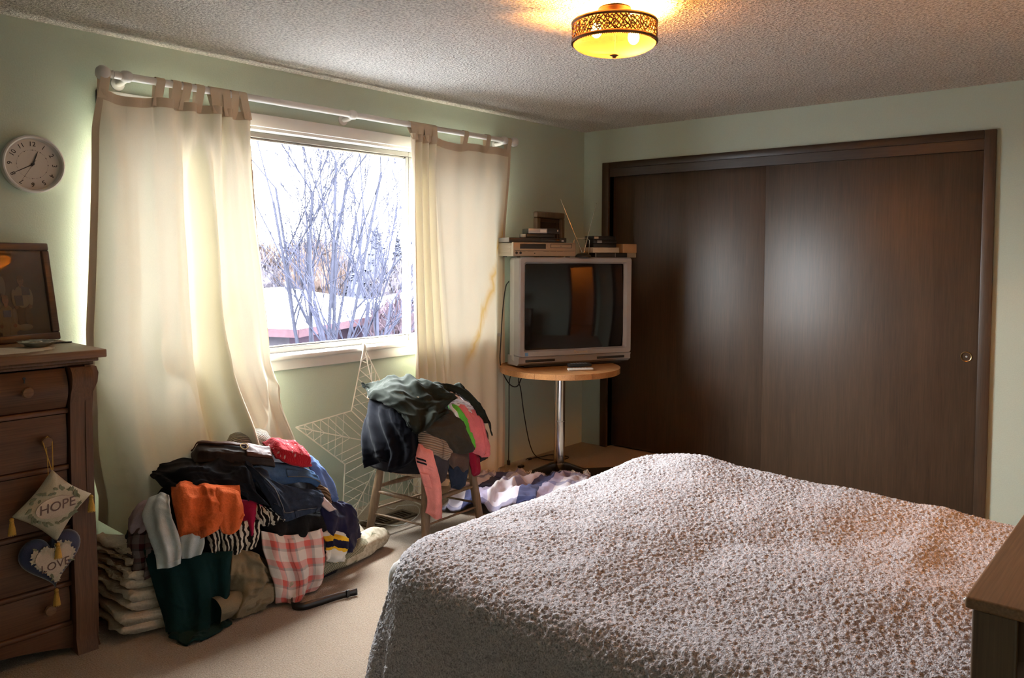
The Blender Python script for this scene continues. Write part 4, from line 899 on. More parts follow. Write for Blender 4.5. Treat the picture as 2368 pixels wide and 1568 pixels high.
unit('disc_player', 'thin black disc player with silver end lying on the video recorder', 'disc player', -0.275, 0.04, 0.099, 0.40, 0.24, 0.030, -0.10, BLACK, None,
     (('end_cap', (-0.203, 0.002, 0.0005), (-0.1985, 0.238, 0.0305), SILV), ('display_window', (0.02, -0.0015, 0.006), (0.15, 0.001, 0.024), plain('smoked_window', (0.02, 0.014, 0.012, 1), 0.1)), ('power_button', (0.165, -0.002, 0.006), (0.182, 0.001, 0.016), SILV)))
unit('converter_box', 'plain black converter box under the silver fronted one', 'converter box', -0.245, 0.06, 0.130, 0.20, 0.17, 0.026, -0.12, BLACK, None, (('cable_block', (-0.125, 0.02, 0.002), (-0.099, 0.06, 0.024), CREAMP),))
unit('converter_box', 'silver fronted black box with a white label on top of the stack', 'converter box', -0.225, 0.05, 0.157, 0.22, 0.16, 0.034, -0.16, BLACK, None,
     (('front_plate', (-0.110, -0.003, 0.002), (0.018, 0.0, 0.033), SILV), ('label_sticker', (-0.030, -0.0045, 0.008), (0.012, -0.0025, 0.027), WLAB), ('lens', (0.088, -0.003, 0.014), (0.096, 0.0, 0.026), SILV)))
an = thing('antenna', 'rabbit ear antenna with two telescopic rods and a wire loop', 'antenna', on_tv(0.055, 0.03, 0.0), (0, 0, TVA))
MB().lathe([(0.0, 0.0), (0.055, 0.0), (0.055, 0.012), (0.035, 0.026), (0.0, 0.032)], 28).build('base', BLACK, an, False, True)
RODM = plain('telescopic_steel', (0.60, 0.54, 0.44, 1), 0.25, 0.9)
for (p, q) in (((-0.006, 0.0, 0.030), (-0.155, 0.03, 0.385)), ((0.006, 0.0, 0.030), (0.115, 0.03, 0.370))):
    p, q = Vector(p), Vector(q); b = MB(); L = [0, 0.28, 0.28, 0.55, 0.55, 0.8, 0.8, 1.0]; R = [0.0032, 0.0032, 0.0026, 0.0026, 0.0020, 0.0020, 0.0015, 0.0015]
    b.tube([p+(q-p)*f*1.0 for f in (0, 0.28, 0.285, 0.55, 0.555, 0.8, 0.805, 1.0)], R, 8); b.sphere(q, 0.003, 8, 6); b.build('telescopic_rod', RODM, an, False, True)
MB().tube([(-0.055, 0.02, 0.02), (-0.060, 0.02, 0.110), (-0.045, 0.02, 0.128), (0.045, 0.02, 0.132), (0.060, 0.02, 0.115), (0.055, 0.02, 0.02)], 0.0022, 6).build('wire_loop', RODM, an, False, True)
unit('game_box', 'flat black box under the cream box beside the antenna', 'box', 0.275, 0.03, 0.0, 0.26, 0.20, 0.032, 0.05, BLACK, None, (('silver_strip', (-0.128, -0.0015, 0.002), (-0.122, 0.0, 0.030), SILV), ('silver_strip', (0.03, -0.0015, 0.002), (0.034, 0.0, 0.030), SILV)))
unit('cream_box', 'slim cream box under the black cassettes on the television', 'box', 0.235, 0.03, 0.033, 0.22, 0.17, 0.036, 0.10, plain('cream_card', (0.52, 0.42, 0.30, 1), 0.6))
for k, (lb, ex) in enumerate((('bottom black cassette of the stack beside the antenna', 0.0), ('middle black cassette with a grey label in the stack', 0.003), ('top black cassette with a cream label in the stack', -0.002))):
    unit('video_cassette', lb, 'cassette', 0.225+ex, 0.03, 0.0695+0.026*k, 0.19, 0.105, 0.0255, 0.08+0.03*k, BLACK, None, ((('label_sticker', (-0.09, -0.0015, 0.006), (-0.055, 0.0, 0.020), plain('cream_label', (0.55, 0.46, 0.33, 1), 0.6)),) if k == 2 else (('label_sticker', (-0.07, -0.0015, 0.004), (-0.03, 0.0, 0.021), SILV),) if k == 1 else ()))
unit('wooden_block', 'tan block hanging over the right top edge of the television', 'box', 0.435, 0.05, 0.0325, 0.12, 0.10, 0.062, 0.12, plain('tan_card', (0.42, 0.24, 0.11, 1), 0.6))
unit('paper_pad', 'thin cream pad under the tan block on the television', 'pad', 0.44, 0.05, 0.0, 0.10, 0.09, 0.032, 0.10, plain('grey_pad', (0.30, 0.25, 0.18, 1), 0.8))
# small framed picture on the wall behind the set
sf = thing('wall_picture', 'small carved wooden picture frame on the wall behind the television', 'picture frame', (-0.458, 0.0, 1.60))
SFW = wood('greyed_carved_wood', (0.13, 0.085, 0.055, 1), (0.26, 0.19, 0.13, 1), 2, 0.6, 20.0)
fx0, fx1, fz0, fz1 = -0.625, -0.292, 1.42, 1.798
for lo, hi in (((fx0, fz1-0.045), (fx1, fz1)), ((fx0, fz0), (fx1, fz0+0.045)), ((fx0, fz0+0.045), (fx0+0.045, fz1-0.045)), ((fx1-0.045, fz0+0.045), (fx1, fz1-0.045))):
    box('frame_bar', (lo[0], -0.040, lo[1]), (hi[0], -0.001, hi[1]), SFW, sf, 0.010, 3, True)
for lo, hi in (((fx0+0.045, fz1-0.075), (fx1-0.045, fz1-0.045)), ((fx0+0.045, fz0+0.045), (fx1-0.045, fz0+0.075)), ((fx0+0.045, fz0+0.075), (fx0+0.070, fz1-0.075)), ((fx1-0.070, fz0+0.075), (fx1-0.045, fz1-0.075))):
    box('inner_bar', (lo[0], -0.022, lo[1]), (hi[0], -0.001, hi[1]), wood('inner_frame_dark', (0.04, 0.022, 0.012, 1), (0.08, 0.05, 0.03, 1), 0, 0.5), sf, 0.004, 2, True)
b = MB(); b.box((fx0+0.06, -0.006, fz0+0.06), (fx1-0.06, -0.003, fz1-0.06))
for mi, cx, cz, r in ((1, -0.50, 1.60, 0.030), (2, -0.455, 1.612, 0.026), (1, -0.41, 1.595, 0.020), (2, -0.40, 1.56, 0.03), (1, -0.49, 1.55, 0.03)):
    b.mi = mi; b.prism([(cx+r*math.cos(2*PI*k/16), cz+r*1.15*math.sin(2*PI*k/16)) for k in range(16)], -0.0075, -0.0055, 'y')
b.build('still_life_print', [plain('dark_print_ground', (0.05, 0.032, 0.02, 1), 0.6, var=0.4), plain('terracotta_print', (0.28, 0.12, 0.06, 1), 0.6), plain('pale_print', (0.45, 0.33, 0.2, 1), 0.6)], sf, True)
# remotes on the table in front of the set
rm = thing('remote_control', 'white remote control lying on the pine table', 'remote control', (-0.925, -0.655, TZ), (0, 0, math.radians(-38)))
box('body', (-0.085, -0.022, 0), (0.085, 0.022, 0.016), plain('white_remote_plastic', (0.60, 0.57, 0.52, 1), 0.4), rm, 0.007, 3)
for i in range(6):
    for j in range(2): box('key', (-0.06+0.02*i, -0.010+0.012*j, 0.0155), (-0.05+0.02*i, -0.003+0.012*j, 0.018), SILV, rm, 0.001)
rm = thing('remote_control', 'black remote control lying on the white one', 'remote control', (-0.895, -0.625, TZ+0.0185), (math.radians(0), 0, math.radians(-33)))
box('body', (-0.080, -0.021, 0), (0.080, 0.021, 0.022), BLACK, rm, 0.006, 3); box('sensor_window', (0.070, -0.016, 0.006), (0.081, 0.016, 0.018), plain('smoked_lens', (0.03, 0.012, 0.012, 1), 0.1), rm)
for i in range(6):
    for j in range(3): box('key', (-0.06+0.02*i, -0.014+0.011*j, 0.0215), (-0.05+0.02*i, -0.008+0.011*j, 0.0235), SILV, rm, 0.001)
# cables
def cable(label, pts, r=0.0035, plug_end=None, mat=BLACK, name='power_cable', group=None):
    A = cr_interp(np.array(pts, float), len(pts)*8); t = thing(name, label, 'cable', tuple(A[-1])); 
    MB().tube([tuple(p) for p in A], r, 8).build('cord', mat, t, True, True)
    if plug_end is not None:
        p = Vector(A[-1]); d = Vector(plug_end).normalized(); M = Matrix.Translation(p) @ d.to_track_quat('Z', 'Y').to_matrix().to_4x4()
        MB().box((-0.011, -0.007, 0.0), (0.011, 0.007, 0.034), 0.003, 2, M).build('plug', mat, t, True, True)
        for s_ in (-0.006, 0.006): MB().box((s_-0.0008, -0.003, 0.034), (s_+0.0008, 0.003, 0.050), 0, 1, M).build('prong', CHROME, t, True)
    return t
cable('black cable running down the left side of the television into a loop', [(-1.0, -0.10, 1.30), (-1.05, -0.115, 1.26), (-1.085, -0.12, 1.10), (-1.102, -0.12, 0.90), (-1.108, -0.12, 0.76), (-1.05, -0.10, 0.667), (-0.979, -0.10, 0.585), (-0.906, -0.10, 0.567), (-0.86, -0.10, 0.62), (-0.85, -0.13, 0.685)], 0.004)
cable('black cable hanging straight down from the table to a plug', [(-0.97, -0.12, 0.69), (-0.988, -0.10, 0.616), (-0.991, -0.10, 0.45), (-0.991, -0.10, 0.30), (-0.994, -0.10, 0.062)], 0.0035, (0.02, 0, -1))
cable('black cable sweeping from the table to the floor by the pole', [(-0.90, -0.12, 0.69), (-0.892, -0.10, 0.60), (-0.868, -0.10, 0.541), (-0.829, -0.10, 0.352), (-0.760, -0.10, 0.124), (-0.70, -0.12, 0.03), (-0.62, -0.18, 0.006), (-0.54, -0.24, 0.006), (-0.46, -0.21, 0.006), (-0.50, -0.09, 0.006), (-0.60, -0.07, 0.006), (-0.70, -0.06, 0.012)], 0.0035, (-1, 0.1, 0))
CORDW = plain('clear_white_wire', (0.60, 0.58, 0.54, 1), 0.35)
# ------------------------------------------------------------------ wire star decoration with mini lights
sr = thing('wire_star', 'white wire star decoration with mini lights leaning below the window', 'star decoration', (-2.22, -0.12, 0.0))
Rs, ri, scx, scz = 0.535, 0.245, -2.218, 0.412
def sp3(a, r, f): x, z = scx+r*math.sin(a), scz+r*math.cos(a); return Vector((x, -0.062-0.20*(1-(z/0.95))+f, z))
outer = [sp3(2*PI*k/5, Rs, 0) for k in range(5)]; inner = [sp3(2*PI*(k+0.5)/5, ri, 0) for k in range(5)]
fr_c = Vector((scx, -0.265, scz))
b = MB(); lat = MB(); bulbs = []
W_ = plain('glittered_wire', (0.85, 0.80, 0.70, 1), 0.35, 0.1)
for k in range(5):
    o_, i1, i0 = outer[k], inner[k], inner[k-1]
    for q in (i1, i0): b.tube([o_, q], 0.0036, 5)
    f1 = i1.lerp(fr_c, 0.45); f0 = i0.lerp(fr_c, 0.45)
    b.tube([i1, fr_c], 0.0030, 5); b.tube([o_, fr_c], 0.0030, 5)
    rr = random.Random(k+3)
    for s_ in range(1, 7):     # zig-zag lattice across each arm
        t1, t2 = s_/7, (s_+0.5)/7.0
        pa, pb, pc = o_.lerp(i1, t1), o_.lerp(i0, min(1, t2)), o_.lerp(fr_c, min(1, t1+rr.uniform(0, 0.1)))
        lat.tube([pa, pc], 0.0020, 4); lat.tube([pc, pb], 0.0020, 4); lat.tube([pa, pb], 0.0018, 4)
        for f in (0.25, 0.75): bulbs.append((pa.lerp(pc, f), (pc-pa)))
        bulbs.append((pb.lerp(pc, 0.5), pb-pc))
b.build('star_frame', W_, sr, True, True); tag(lat.build('light_string', W_, sr, True, True), kind='stuff')
m = MB()
t = NT('clear_mini_bulb'); MINI = t.done(t.bsdf((0.85, 0.82, 0.74, 1), 0.15, 0, None, 0.8))
for p, d in bulbs:
    d = d.normalized(); m.tube([p-d*0.012, p, p+d*0.012, p+d*0.016], [0.003, 0.0032, 0.002, 0.0004], 5)
tag(m.build('mini_lights', MINI, sr, True, True), kind='stuff')
mb = MB(); mb.lathe([(0.0, -0.03), (0.012, -0.02), (0.016, 0.0), (0.008, 0.022), (0.0, 0.03)], 10, Matrix.Translation(outer[0]-Vector((0, 0, 0.0)))); mb.build('tip_wrap', MINI, sr, True, True)
cable('thin white wire lying on the carpet under the chair', [(-2.38, -0.16, 0.01), (-2.30, -0.42, 0.012), (-2.18, -0.43, 0.012), (-2.06, -0.36, 0.012), (-1.98, -0.24, 0.008), (-2.05, -0.17, 0.008), (-2.12, -0.2, 0.012), (-2.10, -0.05, 0.01)], 0.0022, None, CORDW, 'light_wire')
# ------------------------------------------------------------------ wooden chair seen from behind
CHW = wood('worn_brown_chair_wood', (0.13, 0.075, 0.04, 1), (0.27, 0.165, 0.09, 1), 2, 0.55, 18.0)
CHL = wood('pale_worn_chair_wood', (0.32, 0.22, 0.13, 1), (0.50, 0.37, 0.24, 1), 2, 0.5, 18.0)
ch = thing('wooden_chair', 'old wooden chair buried under a heap of clothes', 'chair', (-2.23, -0.60, 0))
cL, cM, cR, cH = (-2.455, -0.425), (-2.405, -0.785), (-2.0, -0.765), (-2.07, -0.42)
SEATZ = 0.392; cc = (-2.232, -0.60)
def inset(p, f, z): return (cc[0]+(p[0]-cc[0])*f, cc[1]+(p[1]-cc[1])*f, z)
P = []
for (p, nx_) in ((cL, 0), (cM, 0), (cR, 0), (cH, 0)): P.append(inset(p, 1.02, 0)[:2])
S_ = []
for i in range(4):
    p, q = Vector(P[i]), Vector(P[(i+1) % 4]); S_ += [tuple(p.lerp(q, f)) for f in (0.12, 0.5, 0.88)]
S_ = [(cc[0]+(x-cc[0])*(1.05 if k % 3 == 1 else 1.0), cc[1]+(y_-cc[1])*(1.05 if k % 3 == 1 else 1.0)) for k, (x, y_) in enumerate(S_)]
MB().prism(S_, SEATZ-0.036, SEATZ, 'z', 0.010).build('seat', CHL, ch, True, True)
for p in (cL, cM, cR, cH):
    a = Vector(inset(p, 1.06, 0.0)); c = Vector(inset(p, 0.84, SEATZ-0.03)); MB().tube([a, a.lerp(c, 0.12), a.lerp(c, 0.5), a.lerp(c, 0.8), c], [0.017, 0.020, 0.024, 0.021, 0.018], 14).build('leg', CHW, ch, True, True)
def at(p, z): f = z/(SEATZ-0.03); return Vector(inset(p, 1.06, 0)).lerp(Vector(inset(p, 0.84, SEATZ-0.03)), f)
for p, q, zs in ((cL, cM, (0.235, 0.12)), (cM, cR, (0.235, 0.12)), (cR, cH, (0.26, 0.14)), (cH, cL, (0.26, 0.14))):
    for z in zs:
        a, c = at(p, z), at(q, z); MB().tube([a, a.lerp(c, 0.3), a.lerp(c, 0.5), a.lerp(c, 0.7), c], [0.008, 0.011, 0.013, 0.011, 0.008] if z > 0.2 else 0.006, 10).build('stretcher', CHW, ch, True, True)
bp0, bp1 = Vector((-2.43, -0.445, SEATZ)), Vector((-2.385, -0.765, SEATZ))
for p in (bp0, bp1): MB().tube([p, p+Vector((-0.015, 0, 0.2)), p+Vector((-0.045, 0, 0.385))], [0.017, 0.018, 0.015], 12).build('back_post', CHL, ch, True, True)
for k in range(1, 5):
    p = bp0.lerp(bp1, k/5); MB().tube([p, p+Vector((-0.015, 0, 0.2)), p+Vector((-0.04, 0, 0.35))], 0.008, 8).build('spindle', CHL, ch, True, True)
a, c = bp0+Vector((-0.040, 0.02, 0.345)), bp1+Vector((-0.040, -0.02, 0.345))
MB().tube([a, a.lerp(c, 0.5)+Vector((-0.012, 0, 0)), c], 0.016, 12).build('top_rail', CHL, ch, True, True)
# ------------------------------------------------------------------ dark mat and fringed throw on the floor
tag(box('floor_mat', (-0.39, -0.55, 0.0), (0.39, 0.0, 0.010), fabric('black_mat', (0.020, 0.017, 0.016, 1)), None, 0.003, M=Matrix.Translation((-0.76, -0.415, 0)) @ Matrix.Rotation(math.radians(-37), 4, 'Z')), 'thin black mat on the carpet in front of the table', 'mat')
mt = bpy.data.objects['floor_mat']; 
tw = thing('fringed_throw', 'lilac and navy checked throw with a white fringe crumpled on the carpet', 'throw blanket', (-1.4, -0.55, 0.0))
t = NT('lilac_check_throw'); a = stripes(t, 'UV', 0, 0.34, [(0, (0.55, 0.50, 0.53, 1)), (0.42, (0.07, 0.075, 0.14, 1)), (0.70, (0.36, 0.32, 0.42, 1)), (0.88, (0.6, 0.56, 0.57, 1))]); c = stripes(t, 'UV', 1, 0.25, [(0, (0.95, 0.92, 0.95, 1)), (0.5, (0.50, 0.50, 0.62, 1)), (0.72, (1, 1, 1, 1))])
THROWM = cloth_done(t, t.mix(1.0, a, c, 'MULTIPLY'), 0.5)
ctrl = [[(-1300, -150, 20), (-1200, -330, 40), (-1050, -540, 35), (-860, -690, 25)], [(-1500, -200, 40), (-1330, -400, 75), (-1150, -590, 60), (-960, -760, 40)], [(-1740, -280, 35), (-1600, -480, 90), (-1390, -640, 70), (-1150, -830, 50)], [(-1960, -420, 25), (-1850, -620, 40), (-1650, -780, 40), (-1340, -960, 30)]]
Cl = Cloth(ctrl, (0, 0, 1), (2.5, 0.020), (0.034, 11.0), 0.01, 31, 0.02); Cl.piece('cloth', THROWM, tw, th=0.008, res=0.012, floor=0.011)
FRW = fabric('white_fringe', (0.62, 0.57, 0.52, 1)); b = MB(); rnd = random.Random(8)
us = np.linspace(0.0, 1, 70); Pe, Ne = Cl.ev(us, np.array([0.005, 0.05]), roll=False)
for k in range(70):
    p = Vector(Pe[0, k]); p.z = max(0.016, p.z); d = (Vector(Pe[0, k])-Vector(Pe[1, k])); d.z = 0; d.normalize(); L = rnd.uniform(0.04, 0.07); sd = Vector((-d.y, d.x, 0))*rnd.uniform(-0.025, 0.025)
    q = p+d*L+sd; q.z = rnd.uniform(0.016, 0.055); b.tube([p-d*0.01, p.lerp(q, 0.5)+Vector((0, 0, 0.012)), q], [0.005, 0.0045, 0.002], 5)
tag(b.build('fringe', FRW, tw, True, True), kind='stuff')
tag(MB().box((-0.93, -0.155, 0.0), (-0.885, -0.125, 0.018), 0.006, 2).build('plastic_scrap', BLACK, None, False, True), 'tiny black plastic scrap on the carpet near the hanging plug', 'scrap')
# ------------------------------------------------------------------ clothes: materials
MATS = {}
def _f(k, c, **kw): MATS[k] = fabric('cloth_'+k.lower(), (*c, 1), **kw)
_f('KHAKI', (0.20,0.155,0.095)); _f('LILAC', (0.33,0.26,0.30)); _f('TEAL', (0.006,0.026,0.027), bump=0.5); _f('PALEBLUE', (0.50,0.55,0.57)); _f('MAGENTA', (0.28,0.012,0.05))
_f('ORANGE', (0.66,0.135,0.040), bump=0.8, fuzz=130.0, knit=0); _f('ORANGE_RIB', (0.64,0.13,0.038), knit=60.0); _f('BLACKKNIT', (0.010,0.010,0.011), fuzz=140.0, bump=0.6); _f('NAVY', (0.012,0.012,0.035), sheen=0.1)
_f('GREYBLUE', (0.25,0.29,0.33)); _f('BLACKCLOTH', (0.013,0.014,0.018)); _f('DENIM', (0.045,0.095,0.20), var=0.45, bump=0.5); _f('DARKDENIM', (0.022,0.030,0.050), var=0.4, bump=0.5); _f('STITCH', (0.13,0.13,0.14))
_f('SKYBLUE', (0.10,0.16,0.34)); _f('PALEPINK', (0.48,0.38,0.36)); _f('CHARCOAL', (0.045,0.040,0.045)); _f('BROWN', (0.085,0.055,0.045)); _f('CRIMSON', (0.25,0.012,0.03)); _f('CORAL', (0.62,0.16,0.17)); _f('GREEN', (0.10,0.42,0.05))
_f('WHITECLOTH', (0.62,0.62,0.60)); _f('DARKOLIVE', (0.040,0.034,0.026)); _f('NAVYJERSEY', (0.0032,0.0036,0.0062)); _f('OLIVE', (0.018,0.021,0.016), sheen=0.03); _f('PINKHOOD', (0.72,0.25,0.22)); _f('CREAMTOWEL', (0.55,0.48,0.38), bump=0.9, fuzz=120.0); _f('RUST', (0.17,0.075,0.045), var=0.5)
MATS['LEATHER'] = plain('dark_brown_leather', (0.026,0.014,0.010,1), 0.6, spec=0.25, bump=0.3, bscale=120); MATS['LEATHER2'] = plain('cognac_leather', (0.085,0.030,0.019,1), 0.6, spec=0.25, bump=0.3, bscale=120)
def _plaid(k, base, a, b_, pa=0.062, pb=0.062):
    t = NT('cloth_'+k.lower()); x = stripes(t, 'UV', 0, pa, [(0, base), (0.40, a), (0.72, b_), (0.86, base)]); y_ = stripes(t, 'UV', 1, pb, [(0, base), (0.40, a), (0.72, b_), (0.86, base)])
    MATS[k] = cloth_done(t, t.mix(0.5, x, y_))
_plaid('PLAID', (0.62,0.55,0.50,1), (0.58,0.12,0.10,1), (0.24,0.21,0.21,1), 0.075,0.075); _plaid('MAROON_PLAID', (0.16,0.13,0.13,1), (0.06,0.012,0.016,1), (0.02,0.018,0.022,1), 0.05,0.05)
t = NT('cloth_zebra'); MATS['ZEBRA'] = cloth_done(t, stripes(t, 'UV', 0,0.020, [(0, (0.55,0.50,0.42,1)), (0.45, (0.012,0.010,0.010,1))], 0,0.035))
t = NT('cloth_brownstripe'); MATS['BROWNSTRIPE'] = cloth_done(t, stripes(t, 'UV', 1,0.016, [(0, (0.20,0.13,0.08,1)), (0.5, (0.06,0.035,0.02,1))]))
t = NT('cloth_varsity'); MATS['VARSITY'] = cloth_done(t, stripes(t, 'UV', 1,0.115, [(0, (0.62,0.60,0.54,1)), (0.30, (0.62,0.36,0.02,1)), (0.46, (0.012,0.012,0.03,1)), (0.72, (0.62,0.36,0.02,1)), (0.82, (0.64,0.60,0.52,1))], 0,0.03))
t = NT('cloth_corduroy'); u = t.coord('UV'); wv = t.n('ShaderNodeTexWave', wave_type='BANDS', bands_direction='Y'); wv.inputs['Scale'].default_value = 28; t.l(u, wv.inputs['Vector'])
MATS['CORD'] = t.done(t.bsdf(t.ramp(wv.outputs['Fac'],[(0.2, (0.20,0.135,0.09,1)), (0.8, (0.36,0.26,0.18,1))]), 0.95,0, t.bump(wv.outputs['Fac'], 0.9,0.006), 0.1,0.2))
t = NT('cloth_floral'); vo = t.n('ShaderNodeTexVoronoi'); vo.inputs['Scale'].default_value = 70; t.l(t.coord('UV'), vo.inputs['Vector']); MATS['FLORAL'] = cloth_done(t, t.ramp(vo.outputs['Distance'],[(0.0, (0.30,0.10,0.12,1)), (0.25, (0.30,0.22,0.26,1)), (0.42, (0.60,0.54,0.55,1))]))
t = NT('cloth_redknit'); vo = t.n('ShaderNodeTexVoronoi'); vo.inputs['Scale'].default_value = 52; t.l(t.coord('UV'), vo.inputs['Vector']); wv = t.noise(t.coord('UV'), 160,2)
col = t.mix(t.ramp(vo.outputs['Distance'],[(0.0, (1,1,1,1)), (0.20, (0.6,0.6,0.6,1)), (0.28, (0,0,0,1))]), (0.42,0.012,0.022,1), (0.60,0.40,0.38,1)); MATS['REDKNIT'] = t.done(t.bsdf(col, 0.95,0, t.bump(wv, 0.9,0.006), 0.1,0.2))
C1, C2 = (-3.22,-0.42,0.0), (-2.215,-0.60,0.40)
def BAGRING(C, root):
    P, N = C.ev(np.array([0.60,0.68]), np.array([0.5,0.6]), 0.016); c = P[0,0]; n = Vector(N[0,0])
    M = Matrix.Translation(Vector(c)) @ n.to_track_quat('Z', 'Y').to_matrix().to_4x4()
    MB().tube([(0.016*math.cos(a), 0.016*math.sin(a), 0.004*math.sin(a)) for a in np.linspace(0,2*PI, 20)], 0.003,6, False, M).build('buckle_ring', BRASS, root, True, True)

